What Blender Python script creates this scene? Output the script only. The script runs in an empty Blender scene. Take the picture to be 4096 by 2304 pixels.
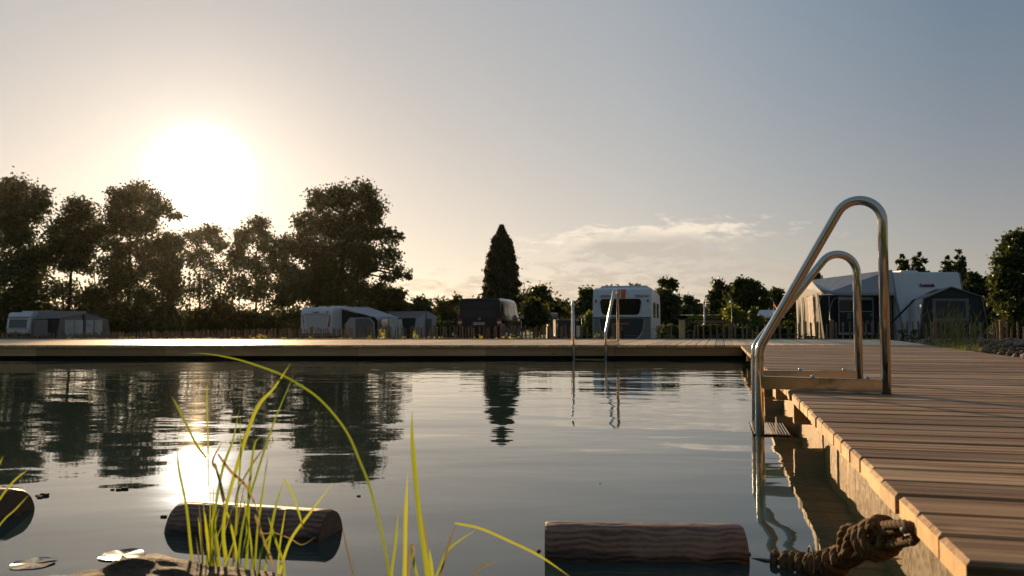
import bpy, bmesh, math, random
import numpy as np
from mathutils import Vector, Matrix
R = math.radians
PI = math.pi
C = bpy.context.scene.collection
random.seed(5)

# ------------------------------------------------------------------ camera
FPX = 3200.0            # focal length in photograph pixels (4096 wide)
HOR = 1303.0            # horizon row in the photograph
CAMZ = 0.52
PITCH = math.atan((HOR - 1152.0) / FPX)
sc = bpy.context.scene
cam_d = bpy.data.cameras.new('camera')
cam = bpy.data.objects.new('camera', cam_d)
C.objects.link(cam)
sc.camera = cam
cam.location = (0, 0, CAMZ)
cam.rotation_euler = (PI / 2 + PITCH, 0, 0)
cam_d.sensor_width = 36.0
cam_d.lens = FPX / 4096.0 * 36.0
cam_d.clip_start = 0.05
cam_d.clip_end = 3000
cam_d.dof.use_dof = True
cam_d.dof.focus_distance = 4.1
cam_d.dof.aperture_fstop = 8.0


def ray(px, py):
    x = (px - 2048.0) / FPX
    y = (1152.0 - py) / FPX
    cp, sp = math.cos(PITCH), math.sin(PITCH)
    return Vector((x, cp - y * sp, sp + y * cp))


def at(px, py, Y):
    d = ray(px, py)
    s = Y / d.y
    return Vector((d.x * s, Y, CAMZ + d.z * s))


def onz(px, py, z=0.0):
    d = ray(px, py)
    s = (z - CAMZ) / d.z
    return Vector((d.x * s, d.y * s, z))


# ------------------------------------------------------------------ sun, sky, exposure
SUND = ray(803, 700).normalized()
SUN_EL = math.asin(SUND.z)
SUN_AZ = math.atan2(SUND.x, SUND.y)        # clockwise from +Y
sl = bpy.data.lights.new('sun', 'SUN')
sl.energy = 5.0
sl.angle = R(0.6)
sl.color = (1.0, 0.68, 0.37)
sun = bpy.data.objects.new('sun', sl)
C.objects.link(sun)
sun.rotation_euler = (-SUND).to_track_quat('-Z', 'Y').to_euler()
sun.location = (-10, 20, 15)

vs = sc.view_settings
vs.view_transform = 'Standard'
vs.look = 'None'
vs.exposure = 0.42
vs.gamma = 1.0
vs.use_curve_mapping = False
sc.cycles.max_bounces = 8
sc.cycles.diffuse_bounces = 3
sc.cycles.glossy_bounces = 4
sc.cycles.transparent_max_bounces = 12
sc.cycles.volume_bounces = 0
sc.cycles.caustics_reflective = False
sc.cycles.caustics_refractive = False
sc.cycles.sample_clamp_indirect = 4.0


class NT:
    """tiny node-tree helper"""
    def __init__(self, nt):
        self.t = nt

    def n(self, typ, **kw):
        nd = self.t.nodes.new(typ)
        for k, v in kw.items():
            setattr(nd, k, v)
        return nd

    def link(self, a, b):
        self.t.links.new(a, b)

    def val(self, sock, v):
        if isinstance(v, bpy.types.NodeSocket):
            self.link(v, sock)
        else:
            sock.default_value = v

    def m(self, op, a, b=None, c=None, clamp=False):
        nd = self.n('ShaderNodeMath', operation=op)
        nd.use_clamp = clamp
        self.val(nd.inputs[0], a)
        if b is not None:
            self.val(nd.inputs[1], b)
        if c is not None:
            self.val(nd.inputs[2], c)
        return nd.outputs[0]

    def vm(self, op, a, b=None):
        nd = self.n('ShaderNodeVectorMath', operation=op)
        self.val(nd.inputs[0], a)
        if b is not None:
            self.val(nd.inputs[1], b)
        return nd.outputs['Value'] if op in ('DOT_PRODUCT', 'LENGTH') else nd.outputs[0]

    def mix(self, f, a, b, blend='MIX'):
        nd = self.n('ShaderNodeMix', data_type='RGBA', blend_type=blend)
        nd.clamp_result = False
        self.val(nd.inputs[0], f)
        for i, v in ((6, a), (7, b)):
            if isinstance(v, (tuple, list)) and len(v) == 3:
                v = (*v, 1)
            self.val(nd.inputs[i], v)
        return nd.outputs[2]

    def ramp(self, f, stops, interp='LINEAR'):
        nd = self.n('ShaderNodeValToRGB')
        cr = nd.color_ramp
        cr.interpolation = interp
        while len(cr.elements) < len(stops):
            cr.elements.new(0.5)
        for e, (p, c) in zip(cr.elements, stops):
            e.position = p
            e.color = (*c, 1) if len(c) == 3 else c
        self.val(nd.inputs[0], f)
        return nd.outputs[0]

    def noise(self, vec, scale, detail=4, rough=0.5, dist=0.0):
        nd = self.n('ShaderNodeTexNoise')
        self.link(vec, nd.inputs['Vector'])
        nd.inputs['Scale'].default_value = scale
        nd.inputs['Detail'].default_value = detail
        nd.inputs['Roughness'].default_value = rough
        nd.inputs['Distortion'].default_value = dist
        return nd.outputs['Fac']

    def mapr(self, v, a, b, c, d, clamp=True):
        nd = self.n('ShaderNodeMapRange')
        nd.clamp = clamp
        self.val(nd.inputs[0], v)
        for i, q in enumerate((a, b, c, d)):
            nd.inputs[i + 1].default_value = q
        return nd.outputs[0]

    def mapping(self, vec, scale=(1, 1, 1), loc=(0, 0, 0), rot=(0, 0, 0)):
        nd = self.n('ShaderNodeMapping')
        self.link(vec, nd.inputs[0])
        nd.inputs['Location'].default_value = loc
        nd.inputs['Rotation'].default_value = rot
        nd.inputs['Scale'].default_value = scale
        return nd.outputs[0]


world = bpy.data.worlds.new('World')
sc.world = world
world.use_nodes = True
wt = world.node_tree
wt.nodes.clear()
w = NT(wt)
out = w.n('ShaderNodeOutputWorld')
tc = w.n('ShaderNodeTexCoord').outputs['Generated']
sky = w.n('ShaderNodeTexSky')
sky.sky_type = 'NISHITA'
sky.sun_disc = False
sky.sun_elevation = SUN_EL
sky.sun_rotation = SUN_AZ
sky.altitude = 50
sky.air_density = 1.0
sky.dust_density = 1.0
sky.ozone_density = 1.0
bg1 = w.n('ShaderNodeBackground')
w.link(sky.outputs[0], bg1.inputs[0])
bg1.inputs[1].default_value = SKY_N = 0.008
# sky brightness by angle from the sun and elevation (evening haze in the sky itself)
nrm = w.vm('NORMALIZE', tc)
cosd = w.vm('DOT_PRODUCT', nrm, tuple(SUND))
ang = w.m('ARCCOSINE', w.m('MINIMUM', cosd, 1.0))
angd = w.m('MULTIPLY', ang, 180 / PI)
sep = w.n('ShaderNodeSeparateXYZ')
w.link(nrm, sep.inputs[0])
el = w.m('MULTIPLY', w.m('ARCSINE', sep.outputs[2]), 180 / PI)
az = w.m('MULTIPLY', w.m('ARCTAN2', sep.outputs[0], sep.outputs[1]), 180 / PI)
base = w.ramp(w.m('DIVIDE', angd, 180.0), [
    (0.0, (.36, .345, .345)), (10 / 180, (.315, .305, .315)), (20 / 180, (.29, .30, .32)),
    (30 / 180, (.25, .28, .315)), (40 / 180, (.155, .21, .27)), (50 / 180, (.085, .14, .205)),
    (64 / 180, (.070, .115, .17)), (1.0, (.10, .125, .155))])
hz = w.m('EXPONENT', w.m('DIVIDE', w.m('MULTIPLY', w.m('MAXIMUM', el, 0.0), -1.0), 9.5))
hazecol = w.ramp(w.m('DIVIDE', angd, 180.0), [
    (0.0, (.92, .82, .68)), (20 / 180, (.88, .72, .55)), (40 / 180, (.62, .50, .375)),
    (70 / 180, (.27, .25, .22)), (1.0, (.18, .17, .16))])
col = w.mix(w.m('MULTIPLY', hz, 0.85), base, hazecol)
# sun glow
g1 = w.m('EXPONENT', w.m('MULTIPLY', w.m('POWER', w.m('DIVIDE', angd, 1.8), 2.0), -1.0))
g2 = w.m('EXPONENT', w.m('MULTIPLY', w.m('DIVIDE', angd, 4.2), -1.0))
glow = w.mix(1.0, w.mix(1.0, (1.0, .96, .88), w.m('MULTIPLY', g1, 4.0), 'MULTIPLY'),
             w.mix(1.0, (1.0, .95, .87), w.m('MULTIPLY', g2, 0.30), 'MULTIPLY'), 'ADD')
col = w.mix(1.0, col, glow, 'ADD')
# low clouds, right of centre: soft streaks in azimuth/elevation
cv = w.n('ShaderNodeCombineXYZ')
w.link(az, cv.inputs[0])
w.link(w.m('MULTIPLY', el, 3.4), cv.inputs[1])
cn = w.noise(w.mapping(cv.outputs[0], loc=(1.5, 4.0, 0)), 0.46, 9, 0.64, 0.3)
cn2 = w.noise(w.mapping(cv.outputs[0], loc=(7, 3, 0)), 0.16, 5, 0.55, 0.2)


def band(v, c, wd):
    return w.m('EXPONENT', w.m('MULTIPLY', w.m('POWER', w.m('DIVIDE', w.m('SUBTRACT', v, c), wd), 2.0), -1.0))


tilt = w.m('SUBTRACT', el, w.m('MULTIPLY', w.m('SUBTRACT', az, 10.0), 0.07))
m1 = w.m('MULTIPLY', band(az, 8.5, 8.0), band(tilt, 6.0, 1.25))
m2 = w.m('MULTIPLY', band(az, 4.0, 17.0), band(el, 2.6, 1.4))
m3 = w.m('MULTIPLY', band(az, 17.0, 10.0), band(el, 4.4, 2.2))
cm = w.m('ADD', w.m('ADD', w.m('MULTIPLY', m1, 1.0), w.m('MULTIPLY', m2, 0.75)), w.m('MULTIPLY', m3, 0.38))
dens = w.mapr(w.m('ADD', cn, w.m('MULTIPLY', cm, 0.34)), 0.63, 0.79, 0.0, 1.0)
ccol = w.mix(w.mapr(w.m('ADD', cn2, w.m('MULTIPLY', w.m('SUBTRACT', tilt, 6.1), .22)), 0.30, 0.62, 0.0, 1.0), (.40, .345, .30), (.76, .64, .51))
col = w.mix(w.m('MULTIPLY', w.m('MULTIPLY', dens, w.m('MINIMUM', w.m('MULTIPLY', cm, 3.0), 1.0)), .80), col, ccol)
bg2 = w.n('ShaderNodeBackground')
w.link(col, bg2.inputs[0])
bg2.inputs[1].default_value = 0.92
add = w.n('ShaderNodeAddShader')
w.link(bg1.outputs[0], add.inputs[0])
w.link(bg2.outputs[0], add.inputs[1])
w.link(add.outputs[0], out.inputs[0])


# ------------------------------------------------------------------ materials
def mat(name, builder):
    m = bpy.data.materials.new(name)
    m.use_nodes = True
    m.node_tree.nodes.clear()
    t = NT(m.node_tree)
    o = t.n('ShaderNodeOutputMaterial')
    builder(t, o)
    return m


def princ(t, o, col, rough=.5, metal=0., spec=.5, **kw):
    p = t.n('ShaderNodeBsdfPrincipled')
    if isinstance(col, tuple):
        col = (*col, 1)
    t.val(p.inputs['Base Color'], col)
    t.val(p.inputs['Roughness'], rough)
    t.val(p.inputs['Metallic'], metal)
    t.val(p.inputs['Specular IOR Level'], spec)
    for k, v in kw.items():
        t.val(p.inputs[k.replace('_', ' ')], v)
    t.link(p.outputs[0], o.inputs[0])
    return p


def plain(name, col, rough=.5, metal=0., spec=.5, var=.12, scale=3.0, bump=0.0, bscale=40.):
    """paint / plastic / cloth with a little mottling of its own"""
    def b(t, o):
        oc = t.n('ShaderNodeTexCoord').outputs['Object']
        n = t.noise(oc, scale, 5, .6)
        f = t.mapr(n, .3, .7, 0, 1)
        c = t.mix(f, tuple(x * (1 - var) for x in col), tuple(min(1, x * (1 + var)) for x in col))
        p = princ(t, o, c, t.mapr(n, .3, .7, max(.02, rough - .06), min(1, rough + .06)), metal, spec)
        if bump:
            bp = t.n('ShaderNodeBump')
            bp.inputs['Distance'].default_value = bump
            t.link(t.noise(oc, bscale, 3, .6), bp.inputs['Height'])
            t.link(bp.outputs[0], p.inputs['Normal'])
    return mat(name, b)


def wood(name, dark, light, rough=.55, gx=1.3, gy=26., bump=.0015, knots=True, worn=(.5, .44, .36), wornf=.35, spec=.4, hc=.16):
    """boards run along object X; each board is its own island"""
    def b(t, o):
        oc = t.n('ShaderNodeTexCoord').outputs['Object']
        rnd = t.n('ShaderNodeNewGeometry').outputs['Random Per Island']
        off = t.n('ShaderNodeCombineXYZ')
        t.link(t.m('MULTIPLY', rnd, 37.0), off.inputs[0])
        t.link(t.m('MULTIPLY', rnd, 91.0), off.inputs[2])
        v = t.vm('ADD', oc, off.outputs[0])
        g1 = t.noise(t.mapping(v, (gx, gy, gy)), 1.0, 6, .62, .9)
        g2 = t.noise(t.mapping(v, (gx * .9, gy * 3.2, gy * 3.2)), 1.0, 4, .6, .2)
        pt = t.noise(t.mapping(v, (1.1, 5., 5.)), 1.0, 5, .65, .6)
        f = t.m('ADD', t.m('MULTIPLY', g1, .6), t.m('MULTIPLY', g2, .4))
        c = t.mix(t.mapr(f, .5 - hc, .5 + hc, 0, 1), dark, light)
        c = t.mix(t.m('MULTIPLY', t.mapr(pt, .5, .72, 0, 1), wornf), c, worn)
        if knots:
            vo = t.n('ShaderNodeTexVoronoi')
            t.link(t.mapping(v, (1.6, 6.5, 6.5)), vo.inputs[0])
            vo.inputs['Scale'].default_value = 1.0
            k = t.mapr(vo.outputs['Distance'], .05, .13, 1, 0)
            c = t.mix(t.m('MULTIPLY', k, .7), c, tuple(x * .35 for x in dark))
        br = t.mapr(rnd, 0, 1, .68, 1.30)
        c = t.mix(1.0, c, br, 'MULTIPLY')
        p = princ(t, o, c, t.mapr(f, .4, .6, rough + .12, rough - .10), 0, spec)
        bp = t.n('ShaderNodeBump')
        bp.inputs['Distance'].default_value = bump
        t.link(f, bp.inputs['Height'])
        t.link(bp.outputs[0], p.inputs['Normal'])
    return mat(name, b)


def leafmat(name, c1, c2, trans=.35, tcol=None, rough=.5):
    def b(t, o):
        rnd = t.n('ShaderNodeNewGeometry').outputs['Random Per Island']
        oc = t.n('ShaderNodeTexCoord').outputs['Object']
        n = t.noise(oc, .6, 3, .5)
        orn = t.n('ShaderNodeObjectInfo').outputs['Random']
        f = t.m('ADD', t.m('MULTIPLY', t.m('FRACT', t.m('ADD', rnd, orn)), .6), t.mapr(n, .3, .7, 0, .4))
        c = t.mix(f, c1, c2)
        p = t.n('ShaderNodeBsdfPrincipled')
        t.link(c, p.inputs['Base Color'])
        p.inputs['Roughness'].default_value = rough
        p.inputs['Specular IOR Level'].default_value = .35
        tr = t.n('ShaderNodeBsdfTranslucent')
        tcl = tcol or tuple(min(1, x * 1.6) for x in c2)
        t.link(t.mix(1.0, c, tuple(q / max(1e-3, .5 * (a + d)) for q, a, d in zip(tcl, c1, c2)), 'MULTIPLY'), tr.inputs[0])
        ms = t.n('ShaderNodeMixShader')
        ms.inputs[0].default_value = trans
        t.link(p.outputs[0], ms.inputs[1])
        t.link(tr.outputs[0], ms.inputs[2])
        t.link(ms.outputs[0], o.inputs[0])
    return mat(name, b)


def waterb(t, o):
    pos = t.n('ShaderNodeNewGeometry').outputs['Position']
    a = t.noise(t.mapping(pos, (.42, 1.0, 1), rot=(0, 0, .10)), 1.15, 2, .45, .3)
    bb = t.noise(t.mapping(pos, (.50, 1.0, 1), rot=(0, 0, -.22), loc=(3, 1, 0)), 4.2, 2, .45, .3)
    c = t.noise(t.mapping(pos, (.6, 1.0, 1), rot=(0, 0, .3)), 15.0, 1, .4)
    sy = t.n('ShaderNodeSeparateXYZ')
    t.link(pos, sy.inputs[0])
    calm = t.mapr(sy.outputs[1], 1.5, 6.0, .25, 1.0)
    h = t.m('ADD', t.m('MULTIPLY', a, .0125), t.m('MULTIPLY', t.m('ADD', t.m('MULTIPLY', bb, .0031), t.m('MULTIPLY', c, .0006)), calm))
    bp = t.n('ShaderNodeBump')
    bp.inputs['Strength'].default_value = 1.0
    bp.inputs['Distance'].default_value = 1.0
    t.link(h, bp.inputs['Height'])
    fr = t.n('ShaderNodeFresnel')
    fr.inputs[0].default_value = 1.50
    t.link(bp.outputs[0], fr.inputs['Normal'])
    gl = t.n('ShaderNodeBsdfAnisotropic') if False else t.n('ShaderNodeBsdfGlossy')
    gl.inputs['Roughness'].default_value = .025
    gl.inputs['Color'].default_value = (1, 1, 1, 1)
    t.link(bp.outputs[0], gl.inputs['Normal'])
    tr = t.n('ShaderNodeBsdfTransparent')
    tr.inputs[0].default_value = (.30, .36, .26, 1)
    df = t.n('ShaderNodeBsdfDiffuse')
    df.inputs[0].default_value = (.046, .086, .074, 1)
    m0 = t.n('ShaderNodeMixShader')
    m0.inputs[0].default_value = .55
    t.link(tr.outputs[0], m0.inputs[1])
    t.link(df.outputs[0], m0.inputs[2])
    m1 = t.n('ShaderNodeMixShader')
    t.link(fr.outputs[0], m1.inputs[0])
    t.link(m0.outputs[0], m1.inputs[1])
    t.link(gl.outputs[0], m1.inputs[2])
    t.link(m1.outputs[0], o.inputs[0])


def steelb(t, o):
    oc = t.n('ShaderNodeTexCoord').outputs['Object']
    n = t.noise(t.mapping(oc, (60, 60, 4)), 1.0, 4, .6)
    princ(t, o, t.mix(n, (.54, .50, .45), (.68, .64, .58)), t.mapr(n, .3, .7, .09, .18), 1.0)


def groundb(t, o):
    pos = t.n('ShaderNodeNewGeometry').outputs['Position']
    n1 = t.noise(pos, .35, 6, .6)
    n2 = t.noise(pos, 9., 5, .7)
    c = t.mix(t.mapr(n1, .35, .65, 0, 1), (.045, .075, .018), (.10, .12, .035))
    c = t.mix(t.mapr(n2, .4, .7, 0, .7), c, (.10, .08, .05))
    p = princ(t, o, c, .9, 0, .2)
    bp = t.n('ShaderNodeBump')
    bp.inputs['Distance'].default_value = .03
    t.link(n2, bp.inputs['Height'])
    t.link(bp.outputs[0], p.inputs['Normal'])


def stoneb(c1, c2, sc_=8., bump=.004):
    def b(t, o):
        oc = t.n('ShaderNodeTexCoord').outputs['Object']
        rnd = t.n('ShaderNodeNewGeometry').outputs['Random Per Island']
        inf = t.n('ShaderNodeObjectInfo').outputs['Random']
        n = t.noise(oc, sc_, 6, .65)
        n2 = t.noise(oc, sc_ * 6, 4, .7)
        c = t.mix(t.mapr(n, .35, .65, 0, 1), c1, c2)
        c = t.mix(t.mapr(n2, .45, .7, 0, .5), c, tuple(x * .4 for x in c1))
        br = t.mapr(t.m('FRACT', t.m('ADD', rnd, inf)), 0, 1, .55, 1.35)
        c = t.mix(1.0, c, br, 'MULTIPLY')
        p = princ(t, o, c, .75, 0, .3)
        bp = t.n('ShaderNodeBump')
        bp.inputs['Distance'].default_value = bump
        t.link(t.m('ADD', n, t.m('MULTIPLY', n2, .4)), bp.inputs['Height'])
        t.link(bp.outputs[0], p.inputs['Normal'])
    return b


def ropeb(t, o):
    oc = t.n('ShaderNodeTexCoord').outputs['Object']
    n = t.noise(oc, 260., 4, .7)
    n2 = t.noise(oc, 25., 3, .6)
    c = t.mix(t.mapr(n, .3, .7, 0, 1), (.075, .040, .016), (.24, .145, .065))
    c = t.mix(t.mapr(n2, .45, .7, 0, .5), c, (.10, .07, .04))
    p = princ(t, o, c, .85, 0, .2)
    bp = t.n('ShaderNodeBump')
    bp.inputs['Distance'].default_value = .0012
    t.link(n, bp.inputs['Height'])
    t.link(bp.outputs[0], p.inputs['Normal'])


M = {}
M['water'] = mat('water', waterb)
M['steel'] = mat('polished_steel', steelb)
M['ground'] = mat('grass_ground', groundb)
M['deck'] = wood('weathered_larch', (.130, .068, .032), (.49, .30, .145), .5, gx=.9, gy=34., bump=.004, spec=.16, worn=(.70, .51, .31), wornf=.65, hc=.12)
M['deck_end'] = wood('larch_end', (.46, .29, .12), (.74, .50, .25), .6, gx=1., gy=9., bump=.001, knots=False, wornf=.1)
M['fascia'] = wood('fascia_wood', (.36, .215, .09), (.62, .39, .17), .6, wornf=.15)
M['kerbwood'] = wood('grey_wood', (.10, .085, .07), (.20, .17, .145), .7, wornf=.1)
M['beam'] = wood('beam_wood', (.09, .065, .04), (.18, .125, .07), .7, wornf=.1)
M['log'] = wood('log_wood', (.085, .035, .018), (.44, .23, .13), .50, gx=3.5, gy=16., bump=.0015, knots=False, worn=(.46, .30, .21), wornf=.4, hc=.09)
def logb(t, o):
    oc = t.n('ShaderNodeTexCoord').outputs['Object']
    ir = t.n('ShaderNodeObjectInfo').outputs['Random']
    off = t.n('ShaderNodeCombineXYZ')
    t.link(t.m('MULTIPLY', ir, 3.0), off.inputs[0])
    v = t.vm('ADD', oc, off.outputs[0])
    wv = t.n('ShaderNodeTexWave', wave_type='RINGS', rings_direction='X')
    t.link(t.mapping(v, (.8, 1.2, 1.2), loc=(0, .06, .09)), wv.inputs[0])
    wv.inputs['Scale'].default_value = 24.
    wv.inputs['Distortion'].default_value = 9.0
    wv.inputs['Detail'].default_value = 3
    wv.inputs['Detail Scale'].default_value = .6
    g = t.noise(t.mapping(v, (4, 60, 60)), 1.0, 4, .6)
    p_ = t.noise(v, 9., 4, .6)
    f = t.m('ADD', t.m('MULTIPLY', wv.outputs['Fac'], .55), t.m('MULTIPLY', g, .45))
    c = t.mix(t.mapr(f, .25, .75, 0, 1), (.28, .145, .085), (.115, .052, .028))
    c = t.mix(t.mapr(p_, .45, .7, 0, .5), c, (.38, .25, .17))
    zz = t.n('ShaderNodeSeparateXYZ')
    t.link(t.n('ShaderNodeNewGeometry').outputs['Position'], zz.inputs[0])
    wet = t.mapr(t.m('ADD', zz.outputs[2], t.m('MULTIPLY', t.m('SUBTRACT', p_, .5), .05)), .012, .026, 1, 0)
    c = t.mix(t.m('MULTIPLY', wet, .8), c, (.020, .013, .009))
    p = princ(t, o, c, t.mapr(wet, 0, 1, .55, .2), 0, .4)
    bp = t.n('ShaderNodeBump')
    bp.inputs['Distance'].default_value = .0015
    t.link(f, bp.inputs['Height'])
    t.link(bp.outputs[0], p.inputs['Normal'])


M['log'] = mat('wet_log_wood', logb)
M['logend'] = plain('log_end_grain', (.12, .075, .045), .7, var=.3, scale=30)
M['picket'] = wood('split_chestnut', (.14, .085, .045), (.34, .215, .115), .8, gx=30, gy=3, bump=.001, knots=False, wornf=.2)
M['postwood'] = wood('sawn_post', (.55, .40, .18), (.75, .56, .27), .7, gx=20, gy=4, knots=False, wornf=.1)
M['wire'] = plain('galvanised_wire', (.25, .25, .25), .5, .8)
M['liner'] = plain('dark_pool_liner', (.010, .034, .024), .6, var=.3, scale=2)
M['bark'] = plain('bark', (.055, .040, .028), .9, var=.4, scale=8, bump=.02, bscale=14)
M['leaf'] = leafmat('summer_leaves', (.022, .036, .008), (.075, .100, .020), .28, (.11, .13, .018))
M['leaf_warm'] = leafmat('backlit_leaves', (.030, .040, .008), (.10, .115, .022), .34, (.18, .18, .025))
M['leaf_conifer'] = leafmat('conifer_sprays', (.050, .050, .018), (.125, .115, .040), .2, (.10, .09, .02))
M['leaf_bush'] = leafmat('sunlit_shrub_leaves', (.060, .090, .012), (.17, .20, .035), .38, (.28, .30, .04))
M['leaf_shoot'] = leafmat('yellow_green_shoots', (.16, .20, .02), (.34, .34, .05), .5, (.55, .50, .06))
M['reed'] = leafmat('reed_blades', (.07, .12, .014), (.30, .33, .05), .52, (.44, .50, .04), .4)
M['reed_dry'] = leafmat('dry_reed', (.16, .13, .05), (.34, .26, .12), .35, (.40, .30, .12), .6)
M['reed_far'] = leafmat('bank_reeds', (.07, .09, .02), (.24, .24, .09), .35, (.26, .26, .07))
M['grass'] = leafmat('bank_grass', (.08, .10, .015), (.20, .22, .05), .45, (.30, .32, .05))
M['stone'] = mat('pebble_stone', stoneb((.11, .070, .045), (.42, .29, .19), 12.))
M['boulder'] = mat('boulder_stone', stoneb((.022, .014, .008), (.17, .115, .065), 30., .03))
M['sandboulder'] = mat('sandstone', stoneb((.40, .28, .16), (.60, .44, .26), 10.))
M['rope'] = mat('hemp_rope', ropeb)
M['white'] = plain('white_caravan_paint', (.62, .64, .66), .35, var=.05, scale=1.2)
M['greywhite'] = plain('hammered_panel', (.50, .51, .50), .5, var=.06, scale=2)
M['silver'] = plain('silver_grey_paint', (.20, .19, .185), .35, var=.06)
M['darkgrey'] = plain('dark_grey_plastic', (.035, .036, .038), .5, var=.1)
M['black'] = plain('black_rubber', (.012, .012, .012), .7)
M['glass'] = plain('tinted_glass', (.010, .012, .012), .06, spec=.35, var=.05)
M['glass_far'] = plain('grey_window_film', (.10, .115, .115), .15, spec=.5, var=.2)
M['glassclear'] = plain('pale_window_film', (.42, .44, .45), .3, spec=.5, var=.15, scale=2)
M['vanpaint'] = plain('black_metallic_paint', (.010, .010, .011), .10, .0, spec=.28, var=.1)
M['orange'] = plain('orange_stripe', (.62, .12, .01), .45)
M['red'] = plain('red_lens', (.42, .025, .012), .22, var=.1)
M['redtext'] = plain('dark_red_print', (.11, .025, .025), .5)
M['greyred'] = plain('faded_red_print', (.30, .20, .20), .5)
M['blacktext'] = plain('black_print', (.03, .02, .025), .5)
M['lens'] = plain('clear_lens', (.62, .58, .50), .2)
M['chrome'] = plain('chrome', (.6, .6, .6), .15, .9)
M['plate'] = plain('number_plate', (.62, .60, .52), .5, var=.05)
M['blue'] = plain('plate_blue', (.03, .06, .25), .5)
M['rim'] = plain('alloy', (.42, .42, .42), .3, .8)
M['canvas'] = plain('grey_awning_canvas', (.30, .31, .33), .8, var=.08, scale=1.5, bump=.01, bscale=5)
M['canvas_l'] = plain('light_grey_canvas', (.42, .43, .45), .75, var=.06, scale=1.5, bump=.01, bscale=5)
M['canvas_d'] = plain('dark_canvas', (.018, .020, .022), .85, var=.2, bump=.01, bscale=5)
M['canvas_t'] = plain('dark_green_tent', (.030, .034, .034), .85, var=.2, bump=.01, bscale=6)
M['canvas_b'] = plain('taupe_canvas', (.20, .185, .18), .8, var=.1, bump=.01, bscale=5)
M['curtain'] = plain('white_curtain', (.72, .60, .50), .8, var=.1, scale=3, bump=.02, bscale=9)
M['roofgrey'] = plain('grey_roof', (.16, .155, .15), .7, var=.2)
M['wallbeige'] = plain('beige_wall', (.34, .29, .20), .8, var=.1)
M['walldark'] = plain('dark_wall', (.05, .045, .04), .8, var=.2)
M['mossroof'] = plain('mossy_roof', (.09, .11, .03), .95, var=.5, scale=2, bump=.05, bscale=6)
M['metalroof'] = plain('sheet_metal_roof', (.50, .52, .54), .4, var=.1)
M['signwhite'] = plain('pale_board', (.66, .56, .44), .7, var=.08)
M['pot'] = plain('pale_lamp_glass', (.75, .62, .38), .35)
M['lily'] = plain('lily_pad', (.22, .19, .11), .22, var=.3, scale=40, spec=.6)
M['leafbrown'] = plain('orange_leaf', (.55, .20, .06), .5)
M['flagk'] = plain('flag_black', (.02, .02, .02), .8)
M['flagr'] = leafmat('flag_red', (.55, .05, .02), (.6, .08, .02), .5, (.8, .12, .02))
M['flagg'] = leafmat('flag_gold', (.75, .40, .03), (.8, .45, .05), .5, (.95, .5, .05))


def clear_film(t, o):
    oc = t.n('ShaderNodeTexCoord').outputs['Object']
    n = t.noise(t.mapping(oc, (6, 6, 1)), 1.5, 5, .65, 1.0)
    tr = t.n('ShaderNodeBsdfTranslucent')
    tr.inputs[0].default_value = (.72, .62, .50, 1)
    gl = t.n('ShaderNodeBsdfPrincipled')
    t.link(t.mix(t.mapr(n, .35, .65, 0, 1), (.10, .10, .09), (.50, .46, .40)), gl.inputs['Base Color'])
    gl.inputs['Roughness'].default_value = .35
    ms = t.n('ShaderNodeMixShader')
    t.link(t.mapr(n, .4, .6, .15, .55), ms.inputs[0])
    t.link(gl.outputs[0], ms.inputs[1])
    t.link(tr.outputs[0], ms.inputs[2])
    t.link(ms.outputs[0], o.inputs[0])


M['film'] = mat('wrinkled_film', clear_film)


# ------------------------------------------------------------------ object helpers
def mesh_obj(name, verts, faces, m, parent=None, smooth=False, mats=None, midx=None):
    me = bpy.data.meshes.new(name)
    me.from_pydata([tuple(v) for v in verts], [], faces)
    if mats:
        for q in mats:
            me.materials.append(q)
        me.polygons.foreach_set('material_index', midx)
    else:
        me.materials.append(m)
    if smooth:
        me.polygons.foreach_set('use_smooth', [True] * len(me.polygons))
    me.update()
    o = bpy.data.objects.new(name, me)
    C.objects.link(o)
    if parent:
        o.parent = parent
    return o


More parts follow.
